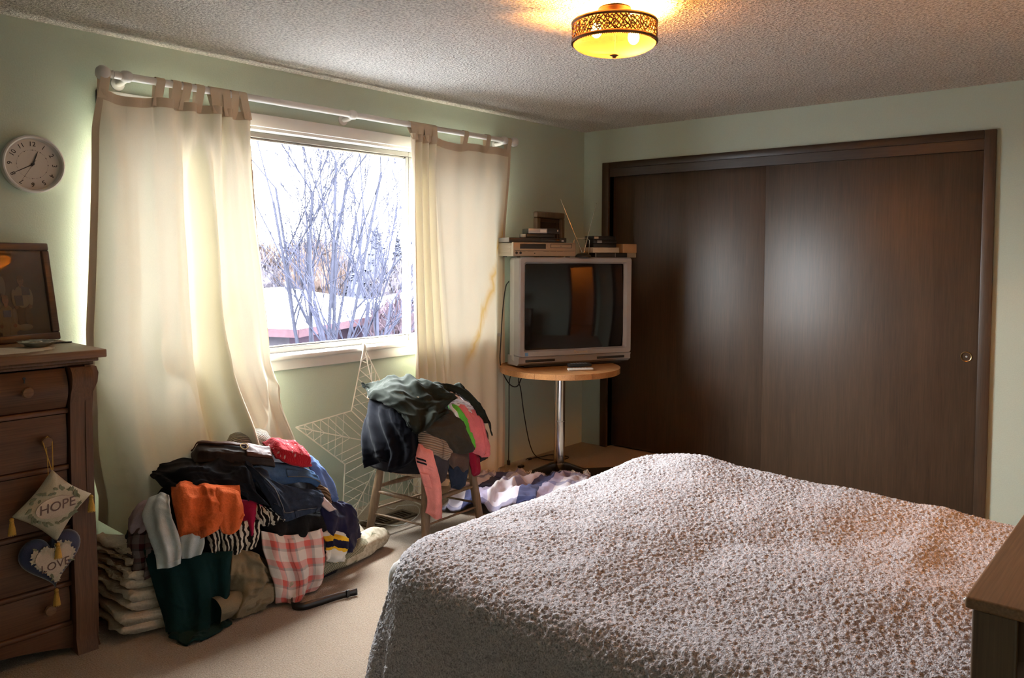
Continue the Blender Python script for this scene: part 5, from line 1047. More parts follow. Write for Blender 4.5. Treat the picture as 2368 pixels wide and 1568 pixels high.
GARMENTS = [
  ('khaki_jacket', 'crumpled khaki jacket at the bottom front of the floor heap', 'jacket', 'KHAKI', 'clothes heaped on the floor', C1, [[[-3420,-732,272],[-3343,-749,245],[-3263,-766,180]],[[-3444,-744,174],[-3342,-762,157],[-3243,-774,102]],[[-3460,-748,82],[-3364,-765,68],[-3257,-775,55]],[[-3493,-771,6],[-3415,-801,6],[-3320,-789,6]]], dict(fold=(2,0.016),wr=(0.034,11),seed=2), ''),
  ('plaid_shirt', 'dark maroon checked shirt at the left end of the floor heap', 'shirt', 'MAROON_PLAID', 'clothes heaped on the floor', C1, [[[-3711,-409,371],[-3690,-466,396],[-3661,-525,411]],[[-3741,-455,310],[-3718,-526,321],[-3682,-577,332]],[[-3757,-498,246],[-3731,-561,246],[-3697,-599,264]],[[-3764,-526,186],[-3744,-569,183],[-3704,-613,209]]], dict(fold=(2,0.010),seed=3), ''),
  ('lilac_shirt', 'pale lilac shirt hanging at the far left of the heap', 'shirt', 'LILAC', 'clothes heaped on the floor', C1, [[[-3651,-380,449],[-3630,-422,471],[-3620,-463,477]],[[-3684,-373,410],[-3668,-446,431],[-3649,-501,438]],[[-3712,-413,372],[-3698,-472,387],[-3679,-526,389]],[[-3727,-453,344],[-3715,-490,353],[-3705,-525,352]]], dict(fold=(2,0.010),seed=4), ''),
  ('teal_towel', 'large dark teal towel hanging from the heap onto the carpet', 'towel', 'TEAL', 'clothes heaped on the floor', C1, [[[-3714,-572,310],[-3638,-657,296],[-3540,-711,291],[-3439,-745,280]],[[-3712,-622,214],[-3623,-696,190],[-3536,-736,182],[-3446,-762,180]],[[-3698,-655,107],[-3615,-712,79],[-3530,-748,70],[-3457,-768,69]],[[-3686,-670,13],[-3652,-767,6],[-3559,-791,6],[-3466,-767,6]],[[-3685,-730,6],[-3681,-848,6],[-3584,-854,6],[-3474,-820,6]]], dict(fold=(2.2,0.016),wr=(0.012,9),seed=5,skew=0.5,roll=0.008), ''),
  ('pale_shirt', 'small white shirt tail with a ring below the orange sweater', 'shirt', 'PALEBLUE', 'clothes heaped on the floor', C1, [[[-3613,-663,369],[-3579,-684,365],[-3538,-703,368]],[[-3619,-678,328],[-3587,-698,324],[-3543,-718,324]],[[-3621,-694,283],[-3591,-712,276],[-3562,-724,278]]], dict(fold=(2,0.008),seed=6,roll=0.006), ''),
  ('pale_blue_shirt', 'pale blue cotton shirt draped over the left front of the heap', 'shirt', 'PALEBLUE', 'clothes heaped on the floor', C1, [[[-3654,-494,491],[-3620,-524,511],[-3604,-565,503]],[[-3695,-525,437],[-3651,-574,455],[-3617,-626,440]],[[-3708,-589,368],[-3666,-632,376],[-3619,-664,383]],[[-3705,-636,301],[-3664,-669,307],[-3623,-692,318]],[[-3701,-659,253],[-3666,-686,257],[-3636,-703,266]]], dict(fold=(2.2,0.009),wr=(0.014,11),seed=7,roll=0.006), "C.piece('cuff',MATS['PALEBLUE'],ROOT,(0.02,0.98),(0.90,1.0),0.004,0.006)"),
  ('zebra_scarf', 'black and white zebra striped scarf end below the orange sweater', 'scarf', 'ZEBRA', 'clothes heaped on the floor', C1, [[[-3504,-673,396],[-3441,-702,378],[-3302,-733,359]],[[-3512,-695,341],[-3436,-725,319],[-3309,-750,300]],[[-3507,-718,275],[-3437,-743,252],[-3322,-759,260]]], dict(fold=(3,0.012),seed=8,roll=0.006), ''),
  ('zebra_scarf', 'knotted black and white striped scarf beside the jeans', 'scarf', 'ZEBRA', 'clothes heaped on the floor', C1, [[[-3301,-705,426],[-3260,-716,410],[-3217,-730,384]],[[-3319,-722,388],[-3260,-732,372],[-3195,-745,344]],[[-3306,-740,343],[-3260,-748,328],[-3186,-753,321]]], dict(fold=(3,0.014),wr=(0.02,20),seed=9), ''),
  ('magenta_shirt', 'bright magenta shirt showing beside the orange sweater', 'shirt', 'MAGENTA', 'clothes heaped on the floor', C1, [[[-3361,-672,461],[-3315,-689,445],[-3269,-707,419]],[[-3364,-704,404],[-3328,-716,389],[-3283,-722,383]],[[-3361,-725,354],[-3338,-732,344],[-3310,-733,348]],[[-3366,-739,309],[-3349,-743,304],[-3330,-745,305]]], dict(fold=(1.5,0.012),seed=10), ''),
  ('orange_sweater', 'orange knitted sweater with ribbed hem on the front of the heap', 'sweater', 'ORANGE', 'clothes heaped on the floor', C1, [[[-3580,-515,533],[-3533,-561,540],[-3489,-603,534],[-3439,-633,529],[-3353,-670,514]],[[-3603,-591,473],[-3555,-632,470],[-3500,-654,480],[-3449,-684,465],[-3366,-716,444]],[[-3612,-637,415],[-3571,-669,407],[-3514,-692,415],[-3454,-710,419],[-3370,-734,407]],[[-3621,-668,353],[-3580,-699,338],[-3518,-719,352],[-3452,-729,380],[-3385,-739,390]]], dict(fold=(1.8,0.020),wr=(0.020,9),seed=11,edge=0.006), "C.piece('ribbed_hem',MATS['ORANGE_RIB'],ROOT,(0.02,0.46),(0.86,1.0),0.003,0.008)"),
  ('sweater_sleeve', '', '', 'ORANGE', None, C1, [[[-3456,-663,520],[-3410,-685,511],[-3374,-709,490]],[[-3483,-695,467],[-3426,-712,466],[-3373,-739,438]],[[-3493,-722,413],[-3441,-738,413],[-3382,-754,402]],[[-3482,-749,360],[-3446,-762,349],[-3408,-765,362]]], dict(fold=(1.2,0.010),seed=12), 'ADOPT:orange_sweater'),
  ('black_shirt', 'black knitted top between the jeans and the checked shirt', 'shirt', 'BLACKKNIT', 'clothes heaped on the floor', C1, [[[-3262,-720,392],[-3167,-735,363],[-3068,-735,349],[-2974,-730,315]],[[-3282,-740,337],[-3179,-752,308],[-3076,-753,293],[-2971,-746,259]],[[-3255,-755,287],[-3174,-767,246],[-3080,-767,228],[-2983,-755,224]]], dict(fold=(2,0.012),seed=13), ''),
  ('checked_shirt', 'red grey and white checked shirt hanging down the front of the heap', 'shirt', 'PLAID', 'clothes heaped on the floor', C1, [[[-3306,-759,324],[-3215,-775,281],[-3098,-777,266],[-2996,-768,256]],[[-3297,-782,222],[-3206,-792,186],[-3105,-793,170],[-3015,-786,162]],[[-3274,-796,118],[-3185,-801,82],[-3097,-800,74],[-3015,-792,66]],[[-3261,-799,13],[-3222,-849,6],[-3134,-821,6],[-3021,-794,30]]], dict(fold=(2.6,0.016),wr=(0.010,10),seed=14,roll=0.008), "C.piece('button_placket',MATS['PLAID'],ROOT,(0.40,0.47),(0.05,0.98),0.004,0.005)"),
  ('navy_jacket', 'navy velvet jacket at the right end of the floor heap', 'jacket', 'NAVY', 'clothes heaped on the floor', C1, [[[-2986,-722,366],[-2890,-698,349],[-2785,-656,301]],[[-2988,-744,302],[-2839,-704,266],[-2674,-624,170]],[[-2975,-758,233],[-2835,-721,183],[-2659,-638,111]],[[-2952,-764,165],[-2821,-725,86],[-2666,-640,55]]], dict(fold=(1.6,0.016),wr=(0.014,10),seed=15), ''),
  ('striped_trousers', 'white and yellow edged black sportswear at the right front of the heap', 'sportswear', 'VARSITY', 'clothes heaped on the floor', C1, [[[-3011,-776,251],[-2933,-764,227],[-2851,-745,177]],[[-3008,-784,205],[-2934,-773,178],[-2836,-745,128]],[[-3018,-790,164],[-2945,-780,131],[-2854,-755,89]],[[-3026,-795,123],[-2956,-785,88],[-2876,-764,71]]], dict(fold=(1.6,0.018),wr=(0.016,18),seed=16), ''),
  ('grey_cloth', 'small grey blue cloth between checked shirt and yellow edging', 'cloth', 'GREYBLUE', 'clothes heaped on the floor', C1, [[[-3007,-751,255],[-2974,-747,246],[-2940,-742,230]],[[-3006,-759,212],[-2977,-756,197],[-2948,-752,184]],[[-3009,-765,175],[-2978,-761,160],[-2956,-757,160]]], dict(seed=17), ''),
  ('black_trousers', 'black trousers folded across the top left of the heap', 'trousers', 'BLACKCLOTH', 'clothes heaped on the floor', C1, [[[-3530,-270,585],[-3399,-296,583],[-3324,-424,610],[-3268,-514,604]],[[-3553,-270,526],[-3501,-461,564],[-3396,-556,572],[-3282,-619,549]],[[-3584,-432,521],[-3512,-556,530],[-3409,-614,530],[-3278,-683,478]],[[-3573,-522,511],[-3496,-615,494],[-3371,-666,484],[-3245,-725,408]]], dict(fold=(2,0.014),wr=(0.020,9),seed=18,skew=0.6), ''),
  ('blue_jeans', 'faded blue denim jeans on the right shoulder of the heap', 'jeans', 'DENIM', 'clothes heaped on the floor', C1, [[[-3268,-542,601],[-3153,-599,573],[-3042,-632,534],[-2973,-652,492]],[[-3275,-603,569],[-3162,-646,535],[-3051,-671,496],[-2961,-681,451]],[[-3274,-656,522],[-3166,-685,491],[-3051,-695,463],[-2950,-699,417]]], dict(fold=(1.5,0.010),wr=(0.008,10),seed=19,edge=0.006), "C.piece('pocket',MATS['DENIM'],ROOT,(0.45,0.97),(0.45,0.80),0.005,0.004);C.piece('seam',MATS['STITCH'],ROOT,(0.45,0.97),(0.79,0.82),0.0065,0.003)"),
  ('dark_jeans', 'dark denim jeans with waistband and belt loops lying over the black trousers', 'jeans', 'DARKDENIM', 'clothes heaped on the floor', C1, [[[-3305,-553,610],[-3273,-629,568],[-3195,-697,500],[-2987,-724,421]],[[-3284,-639,558],[-3234,-699,494],[-3130,-728,448],[-2978,-737,391]],[[-3263,-706,483],[-3207,-741,425],[-3113,-752,398],[-2981,-748,366]],[[-3232,-754,393],[-3186,-774,341],[-3089,-771,342],[-2999,-759,345]]], dict(fold=(1.2,0.010),wr=(0.010,10),seed=20,edge=0.006), "C.piece('waistband',MATS['DARKDENIM'],ROOT,(0.02,0.98),(0.88,1.0),0.006,0.006);C.piece('side_seam',MATS['STITCH'],ROOT,(0.30,0.325),(0.05,0.88),0.004,0.003);C.piece('seam',MATS['STITCH'],ROOT,(0.05,0.97),(0.865,0.885),0.005,0.003);[C.piece('belt_loop',MATS['DARKDENIM'],ROOT,(q,q+0.05),(0.86,1.0),0.010,0.004) for q in (0.15,0.5,0.82)]"),
  ('blue_shirt', 'light blue shirt hanging down the back right of the heap', 'shirt', 'SKYBLUE', 'clothes heaped on the floor', C1, [[[-2955,-497,567],[-2922,-507,551],[-2902,-537,531]],[[-2955,-590,530],[-2919,-606,501],[-2890,-622,470]],[[-2945,-652,470],[-2901,-657,438],[-2857,-653,407]],[[-2931,-688,410],[-2896,-689,382],[-2860,-686,353]],[[-2912,-704,365],[-2894,-706,345],[-2875,-703,332]]], dict(fold=(1.5,0.008),seed=21), ''),
  ('brown_shirt', 'brown striped shirt cuff under the light blue shirt', 'shirt', 'BROWNSTRIPE', 'clothes heaped on the floor', C1, [[[-2993,-677,467],[-2959,-684,441],[-2924,-688,415]],[[-2980,-702,424],[-2943,-705,396],[-2906,-703,373]],[[-2969,-718,385],[-2944,-722,360],[-2907,-717,342]]], dict(seed=22), ''),
  ('pink_cloth', 'small pinkish white cloth poking out beside the dark jeans', 'cloth', 'PALEPINK', 'clothes heaped on the floor', C1, [[[-3009,-741,395],[-2975,-739,383]],[[-2999,-754,360],[-2952,-747,351]],[[-2966,-759,325],[-2926,-750,322]]], dict(roll=0.004,seed=23), ''),
  ('red_knit', 'red knitted hat with a white snowflake pattern on top of the heap', 'hat', 'REDKNIT', 'clothes heaped on the floor', C1, [[[-3137,-489,639],[-3061,-489,630],[-3012,-554,603],[-2979,-614,563]],[[-3137,-556,622],[-3084,-577,608],[-3027,-610,579],[-2979,-648,537]],[[-3139,-618,590],[-3099,-644,567],[-3043,-667,536],[-2990,-669,519]]], dict(lift=0.02,wr=(0.010,12),roll=0.035,seed=24), ''),
  ('brown_handbag', 'brown leather handbag with brass ring lying on top of the heap', 'handbag', 'LEATHER', 'clothes heaped on the floor', C1, [[[-3354,-297,626],[-3286,-431,643],[-3209,-515,636],[-3131,-571,615]],[[-3426,-389,623],[-3346,-502,631],[-3255,-574,615],[-3151,-616,591]],[[-3443,-468,617],[-3365,-553,613],[-3269,-615,591],[-3165,-651,565]]], dict(lift=0.006,wr=(0.010,9),roll=0.035,seed=25,edge=0.004), "C.piece('flap',MATS['LEATHER2'],ROOT,(0.62,0.98),(0.15,0.85),0.006,0.006);C.piece('strap',MATS['LEATHER2'],ROOT,(0.0,0.62),(0.30,0.42),0.012,0.006);BAGRING(C,ROOT)"),
  ('grey_trousers', 'dark grey trousers hanging under the tan corduroys on the chair', 'trousers', 'CHARCOAL', 'clothes heaped on the chair', C2, [[[-2438,-845,522],[-2379,-869,526],[-2313,-888,507]],[[-2435,-851,469],[-2383,-873,463],[-2323,-889,448]],[[-2426,-857,410],[-2384,-874,392],[-2336,-887,402]],[[-2418,-861,366],[-2388,-872,349],[-2351,-883,365]]], dict(fold=(1.5,0.010),seed=41), ''),
  ('denim_scrap', 'faded dark denim leg hanging below the chair seat', 'trousers', 'DARKDENIM', 'clothes heaped on the chair', C2, [[[-2339,-884,456],[-2282,-894,445],[-2203,-902,433]],[[-2335,-885,390],[-2277,-895,374],[-2214,-901,368]],[[-2317,-886,310],[-2273,-891,293],[-2228,-896,297]]], dict(fold=(1.5,0.010),seed=42), ''),
  ('brown_shirt', 'brown shirt corner hanging between corduroys and red cloth', 'shirt', 'BROWN', 'clothes heaped on the chair', C2, [[[-2360,-881,514],[-2285,-897,503],[-2202,-906,478]],[[-2349,-887,459],[-2282,-900,441],[-2191,-909,416]],[[-2320,-895,409],[-2271,-902,391],[-2203,-908,374]]], dict(fold=(1.5,0.010),seed=43), ''),
  ('crimson_cloth', 'crimson cloth hanging at the right edge of the chair heap', 'cloth', 'CRIMSON', 'clothes heaped on the chair', C2, [[[-2211,-903,486],[-2163,-906,471],[-2116,-905,455]],[[-2201,-906,422],[-2164,-908,411],[-2124,-906,407]],[[-2182,-906,352],[-2156,-906,333],[-2130,-906,345]]], dict(fold=(1,0.008),seed=44), ''),
  ('tan_corduroys', 'folded tan corduroy trousers on the chair heap', 'trousers', 'CORD', 'clothes heaped on the chair', C2, [[[-2465,-812,629],[-2418,-848,610],[-2358,-878,578]],[[-2480,-816,585],[-2415,-861,564],[-2316,-896,519]],[[-2474,-831,544],[-2414,-869,511],[-2323,-898,484]],[[-2459,-846,516],[-2401,-877,478],[-2354,-892,458]]], dict(wr=(0.004,8),roll=0.012,seed=45,edge=0.004), "C.piece('folded_hem',MATS['CORD'],ROOT,(0.72,0.98),(0.1,0.98),0.006,0.006)"),
  ('coral_shirt', 'coral pink shirt with buttons down the right side of the chair heap', 'shirt', 'CORAL', 'clothes heaped on the chair', C2, [[[-2254,-840,737],[-2186,-860,714],[-2116,-879,673]],[[-2228,-876,678],[-2155,-892,647],[-2079,-900,591]],[[-2200,-904,600],[-2137,-912,568],[-2061,-908,521]],[[-2188,-918,522],[-2126,-920,496],[-2049,-910,451]],[[-2180,-922,466],[-2115,-922,435],[-2054,-912,427]]], dict(fold=(1.8,0.012),seed=46), "C.piece('button_band',MATS['CORAL'],ROOT,(0.55,0.68),(0.25,0.95),0.004,0.005)"),
  ('green_shirt', 'bright green shirt edged with white in the chair heap', 'shirt', 'GREEN', 'clothes heaped on the chair', C2, [[[-2301,-838,738],[-2261,-847,734],[-2232,-862,714]],[[-2279,-878,670],[-2241,-883,669],[-2214,-893,649]],[[-2247,-907,586],[-2218,-910,586],[-2192,-915,569]],[[-2218,-922,504],[-2200,-923,496],[-2182,-924,502]]], dict(fold=(1,0.006),seed=47), "C.piece('white_edging',MATS['WHITECLOTH'],ROOT,(0.0,0.16),(0.0,1.0),0.004,0.006)"),
  ('floral_blouse', 'white floral blouse draped over the right of the chair heap', 'blouse', 'FLORAL', 'clothes heaped on the chair', C2, [[[-2335,-766,800],[-2269,-786,799],[-2211,-816,779]],[[-2343,-806,766],[-2263,-837,751],[-2179,-859,729]],[[-2254,-850,733],[-2182,-871,708],[-2109,-885,673]],[[-2180,-879,693],[-2124,-892,658],[-2075,-902,606]]], dict(fold=(1.5,0.010),seed=48), ''),
  ('dark_trousers', 'dark brown grey trousers folded over the corduroys on the chair', 'trousers', 'DARKOLIVE', 'clothes heaped on the chair', C2, [[[-2487,-814,643],[-2404,-849,679],[-2299,-864,708]],[[-2458,-845,622],[-2362,-882,633],[-2255,-897,647]],[[-2406,-882,583],[-2313,-909,564],[-2222,-920,566]],[[-2351,-908,517],[-2267,-924,482],[-2170,-931,488]]], dict(fold=(1.5,0.014),wr=(0.012,10),seed=49), ''),
  ('navy_shirt', 'navy t-shirt hanging over the back of the wooden chair', 'shirt', 'NAVYJERSEY', 'clothes heaped on the chair', C2, [[[-2456,-393,761],[-2514,-586,725],[-2510,-697,717],[-2490,-787,668]],[[-2513,-429,659],[-2558,-628,649],[-2538,-736,640],[-2497,-810,613]],[[-2572,-488,543],[-2586,-656,540],[-2558,-759,530],[-2495,-832,541]],[[-2588,-529,414],[-2593,-663,465],[-2577,-735,419],[-2481,-848,505]]], dict(fold=(4.2,0.016),wr=(0.008,12),seed=50), ''),
  ('olive_sweater', 'dark olive green sweatshirt draped over the top of the chair heap', 'sweatshirt', 'OLIVE', 'clothes heaped on the chair', C2, [[[-2475,-375,800],[-2392,-422,832],[-2357,-537,849],[-2331,-708,846],[-2227,-806,809]],[[-2488,-370,774],[-2467,-530,794],[-2436,-661,818],[-2357,-768,814],[-2222,-848,769]],[[-2454,-420,761],[-2514,-653,755],[-2478,-741,761],[-2384,-812,768],[-2278,-857,748]],[[-2521,-661,746],[-2522,-759,695],[-2484,-812,685],[-2413,-843,711],[-2341,-861,725]],[[-2506,-773,705],[-2515,-814,627],[-2486,-844,616],[-2408,-868,667],[-2335,-879,694]]], dict(fold=(2.4,0.020),wr=(0.022,9),seed=51,skew=0.9), ''),
  ('sweater_sleeve', '', '', 'OLIVE', None, C2, [[[-2334,-759,832],[-2251,-799,820],[-2204,-846,782]],[[-2252,-831,793],[-2177,-867,758],[-2139,-891,718]],[[-2190,-879,739],[-2132,-900,700],[-2099,-918,649]],[[-2146,-914,671],[-2099,-925,627],[-2088,-939,555]]], dict(fold=(1,0.010),wr=(0.014,9),seed=52), 'ADOPT:olive_sweater'),
  ('pink_hoodie', 'pink hooded top with black stripes hanging off the chair edge', 'hoodie', 'PINKHOOD', 'clothes heaped on the chair', C2, [[[-2493,-825,555],[-2464,-848,549],[-2432,-869,521]],[[-2506,-826,478],[-2462,-858,465],[-2411,-884,427]],[[-2486,-844,382],[-2439,-871,366],[-2388,-891,344]],[[-2459,-855,282],[-2418,-874,265],[-2375,-887,247]],[[-2439,-847,189],[-2396,-856,158],[-2350,-865,142]]], dict(fold=(1.3,0.010),seed=53), "C.piece('stripe',MATS['BLACKCLOTH'],ROOT,(0.03,0.5),(0.20,0.225),0.004,0.004);C.piece('stripe',MATS['BLACKCLOTH'],ROOT,(0.03,0.5),(0.25,0.275),0.004,0.004);C.piece('pocket',MATS['PINKHOOD'],ROOT,(0.02,0.45),(0.40,0.58),0.005,0.005)"),
]
ROOTS = {}
for (nm, lab, cat, mk, grp, cen, ctrl, kw, parts) in GARMENTS:
    A = np.array(ctrl, float); out = A.reshape(-1,3).mean(0)/1000 - np.array(cen); C = Cloth(ctrl, out, **kw)
    if parts.startswith('ADOPT:'):
        C.piece('sleeve', MATS[mk], ROOTS[parts[6:]], th=0.008); continue
    base = A.reshape(-1,3).mean(0)/1000; base[2] = A[..., 2].min()/1000
    ROOT = thing(nm, lab, cat, tuple(base), group=grp); ROOTS[nm] = ROOT
    C.piece('cloth', MATS[mk], ROOT, th=0.008)
    if parts: exec(parts)
# dark bundles inside the two heaps
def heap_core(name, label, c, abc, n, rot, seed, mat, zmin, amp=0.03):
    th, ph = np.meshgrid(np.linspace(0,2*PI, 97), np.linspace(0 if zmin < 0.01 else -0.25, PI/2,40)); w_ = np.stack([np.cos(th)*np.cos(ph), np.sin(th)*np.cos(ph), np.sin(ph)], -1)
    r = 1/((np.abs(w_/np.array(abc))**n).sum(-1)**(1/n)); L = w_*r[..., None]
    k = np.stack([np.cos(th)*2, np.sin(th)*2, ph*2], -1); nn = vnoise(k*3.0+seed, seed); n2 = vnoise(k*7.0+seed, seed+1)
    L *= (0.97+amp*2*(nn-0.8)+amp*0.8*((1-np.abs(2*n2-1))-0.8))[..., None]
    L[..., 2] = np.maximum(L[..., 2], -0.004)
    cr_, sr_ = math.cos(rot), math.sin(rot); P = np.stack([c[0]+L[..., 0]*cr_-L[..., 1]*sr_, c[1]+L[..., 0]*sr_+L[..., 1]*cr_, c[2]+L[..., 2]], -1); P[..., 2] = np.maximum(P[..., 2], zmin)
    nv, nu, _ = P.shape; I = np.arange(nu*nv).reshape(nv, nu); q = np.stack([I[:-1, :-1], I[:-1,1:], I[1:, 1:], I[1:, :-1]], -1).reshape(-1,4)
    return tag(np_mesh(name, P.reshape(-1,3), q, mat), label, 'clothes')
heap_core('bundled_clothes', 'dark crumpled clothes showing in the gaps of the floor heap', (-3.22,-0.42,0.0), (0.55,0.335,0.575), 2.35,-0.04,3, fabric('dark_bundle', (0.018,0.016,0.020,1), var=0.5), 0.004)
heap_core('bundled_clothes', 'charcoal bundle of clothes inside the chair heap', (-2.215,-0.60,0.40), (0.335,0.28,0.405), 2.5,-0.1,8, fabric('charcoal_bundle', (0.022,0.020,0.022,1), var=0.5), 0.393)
# white knitted beanie on the heap
bn = thing('knitted_hat', 'cream knitted hat on top of the clothes heap by the curtain', 'hat', (-3.11,-0.33,0.565))
t = NT('cream_knit'); wv = t.n('ShaderNodeTexWave', wave_type='BANDS', bands_direction='DIAGONAL'); wv.inputs['Scale'].default_value = 45; wv.inputs['Distortion'].default_value = 3; t.l(t.coord(), wv.inputs['Vector'])
KN_ = t.done(t.bsdf(t.ramp(wv.outputs['Fac'],[(0.2, (0.50,0.46,0.39,1)), (0.8, (0.62,0.57,0.49,1))]), 0.95,0, t.bump(wv.outputs['Fac'], 0.9,0.008), 0.1,0.2))
MB().lathe([(0.085,0.0), (0.090,0.015), (0.088,0.045), (0.075,0.072), (0.045,0.090), (0.015,0.096), (0.0,0.096)], 28, Matrix.Scale(1.15,4, (1,0,0)), True).build('crown', KN_, bn, False, True)
b = MB(); b.lathe([(0.086,-0.004), (0.096,0.0), (0.099,0.016), (0.095,0.032), (0.086,0.034)], 28, Matrix.Scale(1.15,4, (1,0,0)), False); b.build('rolled_brim', KN_, bn, False, True)
# folded cream towels leaning at the left end of the heap
def fold_towel(label, c, size, rot, tilt, seed, mat=None, name='folded_towel', cat='towel'):
    t = thing(name, label, cat, c, (tilt[0], tilt[1], rot), group='folded towels beside the dresser'); w_, d_, h_ = size
    for k in range(2):   # one towel folded over: two thick layers joined by a rounded fold
        n = 26; u, v = np.meshgrid(np.linspace(-1,1,40), np.linspace(0,2*PI, 33)); prof_x = np.sign(np.cos(v))*np.abs(np.cos(v))**0.35*w_/2*(1.0-0.03*k); prof_z = np.sign(np.sin(v))*np.abs(np.sin(v))**0.7*h_/4+h_/4+k*h_/2
        nz = vnoise(np.stack([u*5, v*2, v*0], -1), seed+k)-0.5; nz2 = vnoise(np.stack([u*14, v*5, v*0], -1), seed+k+7)-0.5
        P = np.stack([prof_x+0.02*nz, u*d_/2*(1+0.04*nz), prof_z+0.016*nz+0.006*nz2], -1); P[0] = P[-1]
        I = np.arange(u.size).reshape(u.shape); q = np.stack([I[:-1, :-1], I[:-1,1:], I[1:, 1:], I[1:, :-1]], -1).reshape(-1,4)
        caps = [list(I[:-1,0]), list(I[:-1,-1])[::-1]]
        o = np_mesh('fold_layer', P.reshape(-1,3), q, mat or MATS['CREAMTOWEL'], t, False, True)
        bm = bmesh.new(); bm.from_mesh(o.data); bmesh.ops.remove_doubles(bm, verts=list(bm.verts), dist=1e-5); bmesh.ops.holes_fill(bm, edges=[e for e in bm.edges if e.is_boundary], sides=0); bmesh.ops.recalc_face_normals(bm, faces=list(bm.faces)); bm.to_mesh(o.data); bm.free()
R_ = math.radians
fold_towel('bottom cream towel of the folded stack beside the dresser', (-3.70,-0.43,0.012), (0.26,0.44,0.075), R_(-4), (0, R_(6)), 1)
fold_towel('second cream towel of the folded stack, dark streaked edge', (-3.69,-0.41,0.088), (0.25,0.42,0.070), R_(3), (0, R_(9)), 2)
fold_towel('third cream towel of the folded stack under the top one', (-3.675,-0.40,0.160), (0.23,0.38,0.060), R_(-2), (0, R_(12)), 3)
fold_towel('top cream towel of the folded stack, half under the checked shirt', (-3.66,-0.37,0.222), (0.22,0.33,0.055), R_(4), (0, R_(14)), 4)
Cr = Cloth([[(-3850,-180,15), (-3790,-170,60), (-3740,-160,30)],[(-3850,-280,20), (-3800,-280,70), (-3740,-270,30)],[(-3840,-390,12), (-3790,-400,45), (-3740,-380,20)]], (0,0,1), (2,0.012), (0.02,16), 0.015,61)
rc_ = thing('rust_cloth', 'rust patterned cloth crumpled on the carpet beside the dresser foot', 'cloth', (-3.79,-0.28,0)); Cr.piece('cloth', MATS['RUST'], rc_, th=0.008)
# rolled quilts along the bottom right of the heap
def roll(label, p, q, r_, mat, seed):
    p, q = Vector(p), Vector(q); d = (q-p); L = d.length; t = thing('rolled_quilt', label, 'quilt', tuple(p), group='rolled quilts under the heap'); ax = d.normalized(); x = Vector((0,0,1)); y_ = ax.cross(x).normalized()
    n, m = 60,36; S_, T_ = np.meshgrid(np.linspace(0,1, n), np.linspace(0,2*PI, m)); nz = vnoise(np.stack([S_*9, np.cos(T_)*1.5, np.sin(T_)*1.5], -1), seed)-0.5
    rr = r_*(1+0.28*nz)*(1-0.25*np.clip((S_-0.88)/0.12,0,1)**2); rr *= 1+0.04*np.sin(T_*5+S_*7)
    Z = np.maximum(rr*np.sin(T_)*0.92, -r_+0.004); P = np.array(p)+S_[..., None]*np.array(d)+(rr*np.cos(T_)*1.15)[..., None]*np.array(y_)+Z[..., None]*np.array(x)
    I = np.arange(S_.size).reshape(S_.shape); qd = np.stack([I[:-1, :-1], I[:-1,1:], I[1:, 1:], I[1:, :-1]], -1).reshape(-1,4); uv = np.stack([S_*L, T_*r_], -1).reshape(-1,2)
    np_mesh('quilt_roll', P.reshape(-1,3), qd, mat, t, True, True, uv)
    sp_ = MB(); sp_.tube([tuple(q+ax*(-0.012)+(y_*math.cos(a)+x*math.sin(a))*r_*0.8*a/12.6) for a in np.linspace(1.0,12.6,40)], 0.006,5); sp_.build('rolled_end', mat, t, True, True)
t = NT('olive_patchwork'); vo = t.n('ShaderNodeTexVoronoi'); vo.inputs['Scale'].default_value = 13; t.l(t.coord('UV'), vo.inputs['Vector']); ck_ = t.n('ShaderNodeTexChecker'); ck_.inputs['Scale'].default_value = 190; ck_.inputs[1].default_value = (0.10,0.10,0.06,1); ck_.inputs[2].default_value = (0.36,0.32,0.22,1); t.l(t.coord('UV'), ck_.inputs['Vector'])
n_ = t.noise(t.coord('UV'), 45,3); patch = t.ramp(vo.outputs['Color'],[(0, (0.42,0.36,0.26,1)), (0.35, (0.50,0.44,0.33,1)), (0.6, (0.22,0.11,0.08,1)), (0.8, (0.46,0.40,0.30,1))], 'CONSTANT')
PATCH = cloth_done(t, t.mix(t.ramp(vo.outputs['Color'],[(0, (0,0,0,1)), (0.45, (0,0,0,1)), (0.52, (1,1,1,1))], 'CONSTANT'), t.mix(0.4, patch, t.ramp(n_, [(0.4, (0.18,0.14,0.08,1)), (0.6, (0.5,0.45,0.35,1))])), ck_.outputs[0]), 0.6)
roll('patchwork quilt rolled up along the front right of the heap', (-3.22,-0.735,0.060), (-2.52,-0.585,0.058), 0.058, PATCH, 5)
roll('beige quilt rolled up behind the patchwork one', (-3.1,-0.62,0.075), (-2.60,-0.47,0.070), 0.072, fabric('beige_quilt', (0.42,0.36,0.27,1), bump=0.6), 9)
roll('dull khaki quilt rolled under the khaki jacket', (-3.52,-0.745,0.055), (-3.12,-0.735,0.055), 0.055, fabric('khaki_quilt', (0.22,0.18,0.115,1), bump=0.6), 12)
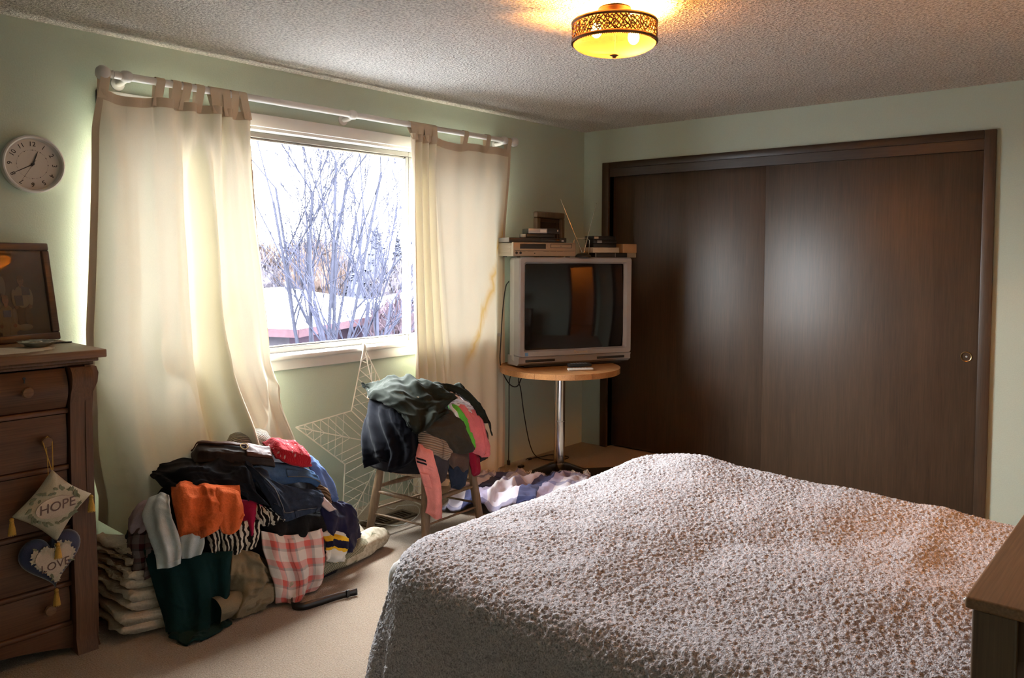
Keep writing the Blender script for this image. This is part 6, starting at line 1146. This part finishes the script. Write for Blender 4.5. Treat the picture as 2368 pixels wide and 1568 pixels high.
# leather belt on the carpet
bt = thing('leather_belt', 'black leather belt curled on the carpet in front of the heap', 'belt', (-3.12,-0.92,0))
A = cr_interp(np.array([(-3.17,-0.80,0), (-3.21,-0.835,0), (-3.235,-0.875,0), (-3.215,-0.915,0), (-3.15,-0.930,0), (-3.06,-0.940,0), (-2.97,-0.962,0)], float), 60); Vb = []; Fb = []
for i, p in enumerate(A):
    z = 0.030; tw_ = 0.012*math.sin(i*0.05); d = A[min(i+1,59)]-A[max(i-1,0)]; n = np.array([-d[1], d[0], 0])/np.hypot(d[0], d[1])*0.002
    Vb += [p+n+[0,0,0.003], p-n+[0,0,0.003], p-n+[0, tw_, z], p+n+[0, tw_, z]]
for i in range(59):
    for k in range(4): Fb.append((4*i+k, 4*i+(k+1) % 4,4*i+4+(k+1) % 4,4*i+4+k))
Fb += [(0,3,2,1), (236,237,238,239)]
np_mesh('strap', np.array(Vb), np.array(Fb), MATS['BLACKCLOTH'] if False else BLACK, bt, True, False)
MB().box((-3.02,-0.956,0.002), (-3.005,-0.946,0.034), 0.002,1).build('strap_keeper', BLACK, bt, True, True)
# ------------------------------------------------------------------ outside: snow, houses, trees (seen from an upper floor)
GZ = -3.4
SNOW = plain('snow', (0.80, 0.83, 0.88, 1), 0.8, spec=0.0, var=0.04, scale=0.5); 
o = box('snow_ground', (-120, 0.6, GZ-0.2), (220, 260, GZ), plain('dimmed_snow', (0.09, 0.095, 0.105, 1), 0.8, spec=0.0, var=0.15, scale=0.6)); tag(o, kind='structure')  # ground colour darkened so less light bounces up to the ceiling
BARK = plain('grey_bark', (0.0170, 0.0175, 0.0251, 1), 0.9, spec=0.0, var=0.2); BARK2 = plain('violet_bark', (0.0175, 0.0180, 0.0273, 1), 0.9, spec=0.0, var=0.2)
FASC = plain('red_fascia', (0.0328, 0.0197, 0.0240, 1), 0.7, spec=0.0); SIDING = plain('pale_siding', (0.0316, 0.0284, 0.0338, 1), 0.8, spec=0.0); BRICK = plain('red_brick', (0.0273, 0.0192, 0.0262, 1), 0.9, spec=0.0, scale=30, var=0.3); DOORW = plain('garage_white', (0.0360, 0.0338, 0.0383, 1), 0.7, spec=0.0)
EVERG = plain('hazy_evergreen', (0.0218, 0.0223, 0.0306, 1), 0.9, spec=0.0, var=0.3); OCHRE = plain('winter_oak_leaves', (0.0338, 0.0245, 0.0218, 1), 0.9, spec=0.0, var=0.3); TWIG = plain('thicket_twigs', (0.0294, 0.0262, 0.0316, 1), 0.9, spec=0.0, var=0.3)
def house(label, cx, cy, w, d, eave, ridge, rot, wallm):
    t = thing('house', label, 'house', (cx, cy, GZ), (0, 0, rot)); e, r_ = eave-GZ, ridge-GZ; ov = 0.6
    box('wall', (-w/2, -d/2, 0), (w/2, d/2, e), wallm, t)
    b = bmesh.new(); E_ = [b.verts.new(p) for p in ((-w/2-ov, -d/2-ov, e), (w/2+ov, -d/2-ov, e), (w/2+ov, d/2+ov, e), (-w/2-ov, d/2+ov, e))]; E2 = [b.verts.new((v.co.x, v.co.y, e+0.22)) for v in E_]
    hip = d/2*0.9; A, C = b.verts.new((-w/2+hip, 0, r_)), b.verts.new((w/2-hip, 0, r_))
    ring(b, E_, E2); b.faces.new(E_[::-1]); b.faces.new((E2[0], E2[1], C, A)); b.faces.new((E2[1], E2[2], C)); b.faces.new((E2[2], E2[3], A, C)); b.faces.new((E2[3], E2[0], A))
    bmesh.ops.recalc_face_normals(b, faces=list(b.faces)); me = bpy.data.meshes.new('snowy_roof'); b.to_mesh(me); b.free(); rf = link('snowy_roof', me, SNOW, t)
    bb = MB(); 
    for lo, hi in (((-w/2-ov, -d/2-ov-0.03), (w/2+ov, -d/2-ov)), ((-w/2-ov-0.03, -d/2-ov), (-w/2-ov, d/2+ov)), ((w/2+ov, -d/2-ov), (w/2+ov+0.03, d/2+ov))): bb.box((lo[0], lo[1], e-0.16), (hi[0], hi[1], e+0.06))
    bb.build('fascia', FASC, t)
    for x in (-w*0.22, w*0.05): MB().lathe([(0.09, r_-0.7), (0.09, r_+0.15), (0.14, r_+0.16), (0.0, r_+0.25)], 10, Matrix.Translation((x, -0.5, 0)), False).build('roof_vent', DOORW, t)
    return t
h = house('brick house with a snow covered hip roof across the yard', 9.18, 19.2, 6.5, 5.2, -0.60, 0.38, math.radians(27), BRICK)
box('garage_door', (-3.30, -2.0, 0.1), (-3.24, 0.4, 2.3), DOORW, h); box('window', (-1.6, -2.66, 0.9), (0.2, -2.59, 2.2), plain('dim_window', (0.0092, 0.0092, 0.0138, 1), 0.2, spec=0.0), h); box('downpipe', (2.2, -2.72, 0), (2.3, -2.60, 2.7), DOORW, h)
box('siding_panel', (-3.275, -2.6, 0.0), (-3.245, 2.6, 2.8), SIDING, h)
h2 = house('pale house with snowy roof far behind the bare trees', 33.0, 36.0, 16.0, 9.0, -1.3, 0.1, math.radians(-40), SIDING)
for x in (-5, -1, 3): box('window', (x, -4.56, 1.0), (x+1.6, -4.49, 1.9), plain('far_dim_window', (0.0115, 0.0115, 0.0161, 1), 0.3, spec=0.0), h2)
h3 = house('snow roofed house low at the right edge of the window view', 18.2, 20.8, 6.0, 5.0, -0.95, 0.05, math.radians(-40), BRICK)
def tree(name, label, base, top_z, spread, seed, nstem, mat, group=None, depth=5, r0=0.11, lean=0.0, twig=1.0):
    rnd = random.Random(seed); V = []; F = []
    def seg(p, q, r1, r2):
        d = (q-p).normalized(); a = Vector((0, 0, 1)) if abs(d.z) < 0.9 else Vector((1, 0, 0)); x = d.cross(a).normalized(); y_ = d.cross(x); i = len(V)
        for P_, r_ in ((p, r1), (q, r2)):
            for k in range(3): an_ = 2*PI*k/3; V.append(P_+x*r_*math.cos(an_)+y_*r_*math.sin(an_))
        for k in range(3): F.append((i+k, i+(k+1) % 3, i+3+(k+1) % 3, i+3+k))
    def grow(p, d, L, r_, lv):
        n = 4 if lv < 2 else 3
        for s_ in range(n):
            d = (d+Vector((rnd.gauss(0, 0.07), rnd.gauss(0, 0.07), rnd.gauss(0.02, 0.05)))).normalized(); q = p+d*(L/n); r2 = r_*0.86; seg(p, q, r_, r2); p, r_ = q, r2
            if lv < depth and (s_ > 0 or lv > 0):
                for c in range(1 if lv == 0 else rnd.choice((1, 2))):
                    s2 = Vector((rnd.gauss(0, 1), rnd.gauss(0, 1), rnd.gauss(0.25, 0.5))).normalized(); grow(p, (d*1.0+s2*0.62).normalized(), L*rnd.uniform(0.42, 0.62), max(0.013*twig, r_*0.58), lv+1)
    B = Vector(base); Ht = top_z-base[2]
    for k in range(nstem):
        a = 2*PI*k/nstem+rnd.uniform(-0.3, 0.3); d = Vector((math.cos(a)*spread+lean, math.sin(a)*spread, 1)).normalized(); grow(B+Vector((math.cos(a)*0.1, math.sin(a)*0.1, 0)), d, Ht*rnd.uniform(0.78, 0.98), r0*rnd.uniform(0.8, 1.1), 0)
    o = np_mesh(name, np.array([tuple(v) for v in V]), np.array(F), mat, None, False, False); return tag(o, label, 'tree', group)
tree('bare_tree', 'tall bare many-stemmed tree in the middle of the window view', (6.75, 13.0, GZ), 3.95, 0.165, 21, 8, BARK, None, 3, 0.075, 0.0, 0.75)
tree('bare_tree', 'low spreading bare apple tree at the lower right of the window', (6.9, 11.2, GZ), 0.95, 0.40, 5, 7, BARK2, None, 3, 0.085, 0.0, 0.8)
tree('bare_tree', 'slim bare tree rising between the big tree and the conifers', (15.0, 22.3, GZ), 4.2, 0.12, 9, 3, BARK, None, 3, 0.08)
def conifer(label, base, Ht, R_, seed):
    rnd = random.Random(seed); t = thing('conifer', label, 'tree', base); b = MB(); b.tube([(0, 0, 0), (0, 0, Ht)], [0.18, 0.02], 6); b.build('trunk', BARK, t)
    V = []; F = []; n = 34
    MB().lathe([(R_*0.80*(1-k/12)**0.85*(1.0+0.10*(k % 2))+0.02, Ht*(0.05+0.93*k/12)) for k in range(13)], 14).build('inner_crown', EVERG, t)
    for i in range(n):
        z = Ht*(0.06+0.94*i/n); R = R_*(1-i/n)**0.8*rnd.uniform(0.85, 1.1)+0.06; m = 11
        for k in range(m):
            a = 2*PI*k/m+rnd.uniform(0, 0.6); L = R*rnd.uniform(0.7, 1.1); w = 0.11*L+0.09; dz = -0.30*L+rnd.uniform(-0.1, 0.15); ca, sa = math.cos(a), math.sin(a); i0 = len(V)
            V += [(0, 0, z+0.1), (ca*L*0.55-sa*w, sa*L*0.55+ca*w, z+dz*0.45), (ca*L, sa*L, z+dz), (ca*L*0.55+sa*w, sa*L*0.55-ca*w, z+dz*0.45), (ca*L*0.5, sa*L*0.5, z+dz*0.45-0.16)]
            F += [(i0, i0+1, i0+2, i0+3), (i0, i0+1, i0+4, i0), (i0+4, i0+1, i0+2, i0+3)]
    F = [f for f in F if len(set(f)) == 4]
    tag(np_mesh('boughs', np.array(V), np.array(F), EVERG, t, False, False), kind='stuff')
for (lb, x, y, h, r) in (('tall pointed conifer at the right of the window view', 20.0, 27.0, 6.3, 1.5), ('slim conifer just right of the tall pointed one', 22.8, 28.6, 5.8, 1.1), ('broad conifer closest to the right curtain edge', 26.5, 30.5, 5.0, 1.9), ('short broad conifer behind the bare tree stems', 19.4, 30.0, 4.3, 1.6), ('conifer with its tip left of the pointed pair', 18.2, 26.4, 4.4, 1.3)):
    conifer(lb, (x, y, GZ), h, r, int(x*10))
def lump_crown(t, cx, cy, zc, rx, rz, mat, seed):
    th, ph = np.meshgrid(np.linspace(0, 2*PI, 61), np.linspace(-PI/2, PI/2, 37)); w_ = np.stack([np.cos(th)*np.cos(ph), np.sin(th)*np.cos(ph), np.sin(ph)], -1)
    r_ = 0.80+0.45*(vnoise(w_*3.1+seed*3.7, seed)-0.5)+0.35*(vnoise(w_*9.0+seed, seed+1)-0.5)+0.2*(vnoise(w_*22.0+seed, seed+2)-0.5); P = w_*r_[..., None]*np.array([rx, rx*0.7, rz])+np.array([cx, cy, zc])
    I = np.arange(th.size).reshape(th.shape); q = np.stack([I[:-1, :-1], I[:-1, 1:], I[1:, 1:], I[1:, :-1]], -1).reshape(-1, 4)
    np_mesh('inner_crown', P.reshape(-1, 3), q, mat, t, True, False)
def thicket(label, cx, cy, rx, rz, zc, mat, seed, n=1500):
    rnd = random.Random(seed); V = []; F = []
    for k in range(n):
        a, e, q = rnd.uniform(0, 2*PI), rnd.uniform(-0.9, 1.4), rnd.uniform(0.55, 1.0)**0.5; p = Vector((cx+rx*q*math.cos(a)*math.cos(e), cy+rx*0.7*q*math.sin(a)*math.cos(e), zc+rz*q*math.sin(e)))
        d = Vector((rnd.gauss(0, 0.4), rnd.gauss(0, 0.4), 1)).normalized()*rnd.uniform(0.2, 0.7); s_ = Vector((rnd.gauss(0, 1), rnd.gauss(0, 1), 0)).normalized()*rnd.uniform(0.03, 0.10); i = len(V); V += [p, p+s_, p+d+s_*0.3, p+d]; F.append((i, i+1, i+2, i+3))
    t = thing('thicket', label, 'tree', (cx, cy, GZ)); lump_crown(t, cx, cy, zc, rx*0.86, rz*0.86, mat, seed)
    MB().tube([(cx, cy, GZ), (cx+0.1, cy, zc)], [0.14, 0.06], 6).build('trunk', BARK, t, True)
    tag(np_mesh('crown', np.array([tuple(v) for v in V]), np.array(F), mat, t, True, False), kind='stuff')
TH_ = [('rusty brown oak crown behind the tall bare tree', 16.6, 28.0, 2.3, 2.0, 0.0, OCHRE, 1, 1300), ('low brown thicket at the left edge of the view', 13.0, 27.5, 1.9, 1.5, 0.0, TWIG, 2, 1300), ('rusty thicket between the left edge and the oak', 14.8, 29.5, 1.8, 1.6, 0.3, OCHRE, 3, 900),
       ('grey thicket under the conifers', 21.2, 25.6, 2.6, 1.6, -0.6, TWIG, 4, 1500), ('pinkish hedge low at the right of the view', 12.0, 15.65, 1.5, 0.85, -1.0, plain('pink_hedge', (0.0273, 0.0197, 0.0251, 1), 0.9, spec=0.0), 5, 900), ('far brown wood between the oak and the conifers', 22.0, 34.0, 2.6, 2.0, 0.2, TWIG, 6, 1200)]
for a in TH_: thicket(*a)
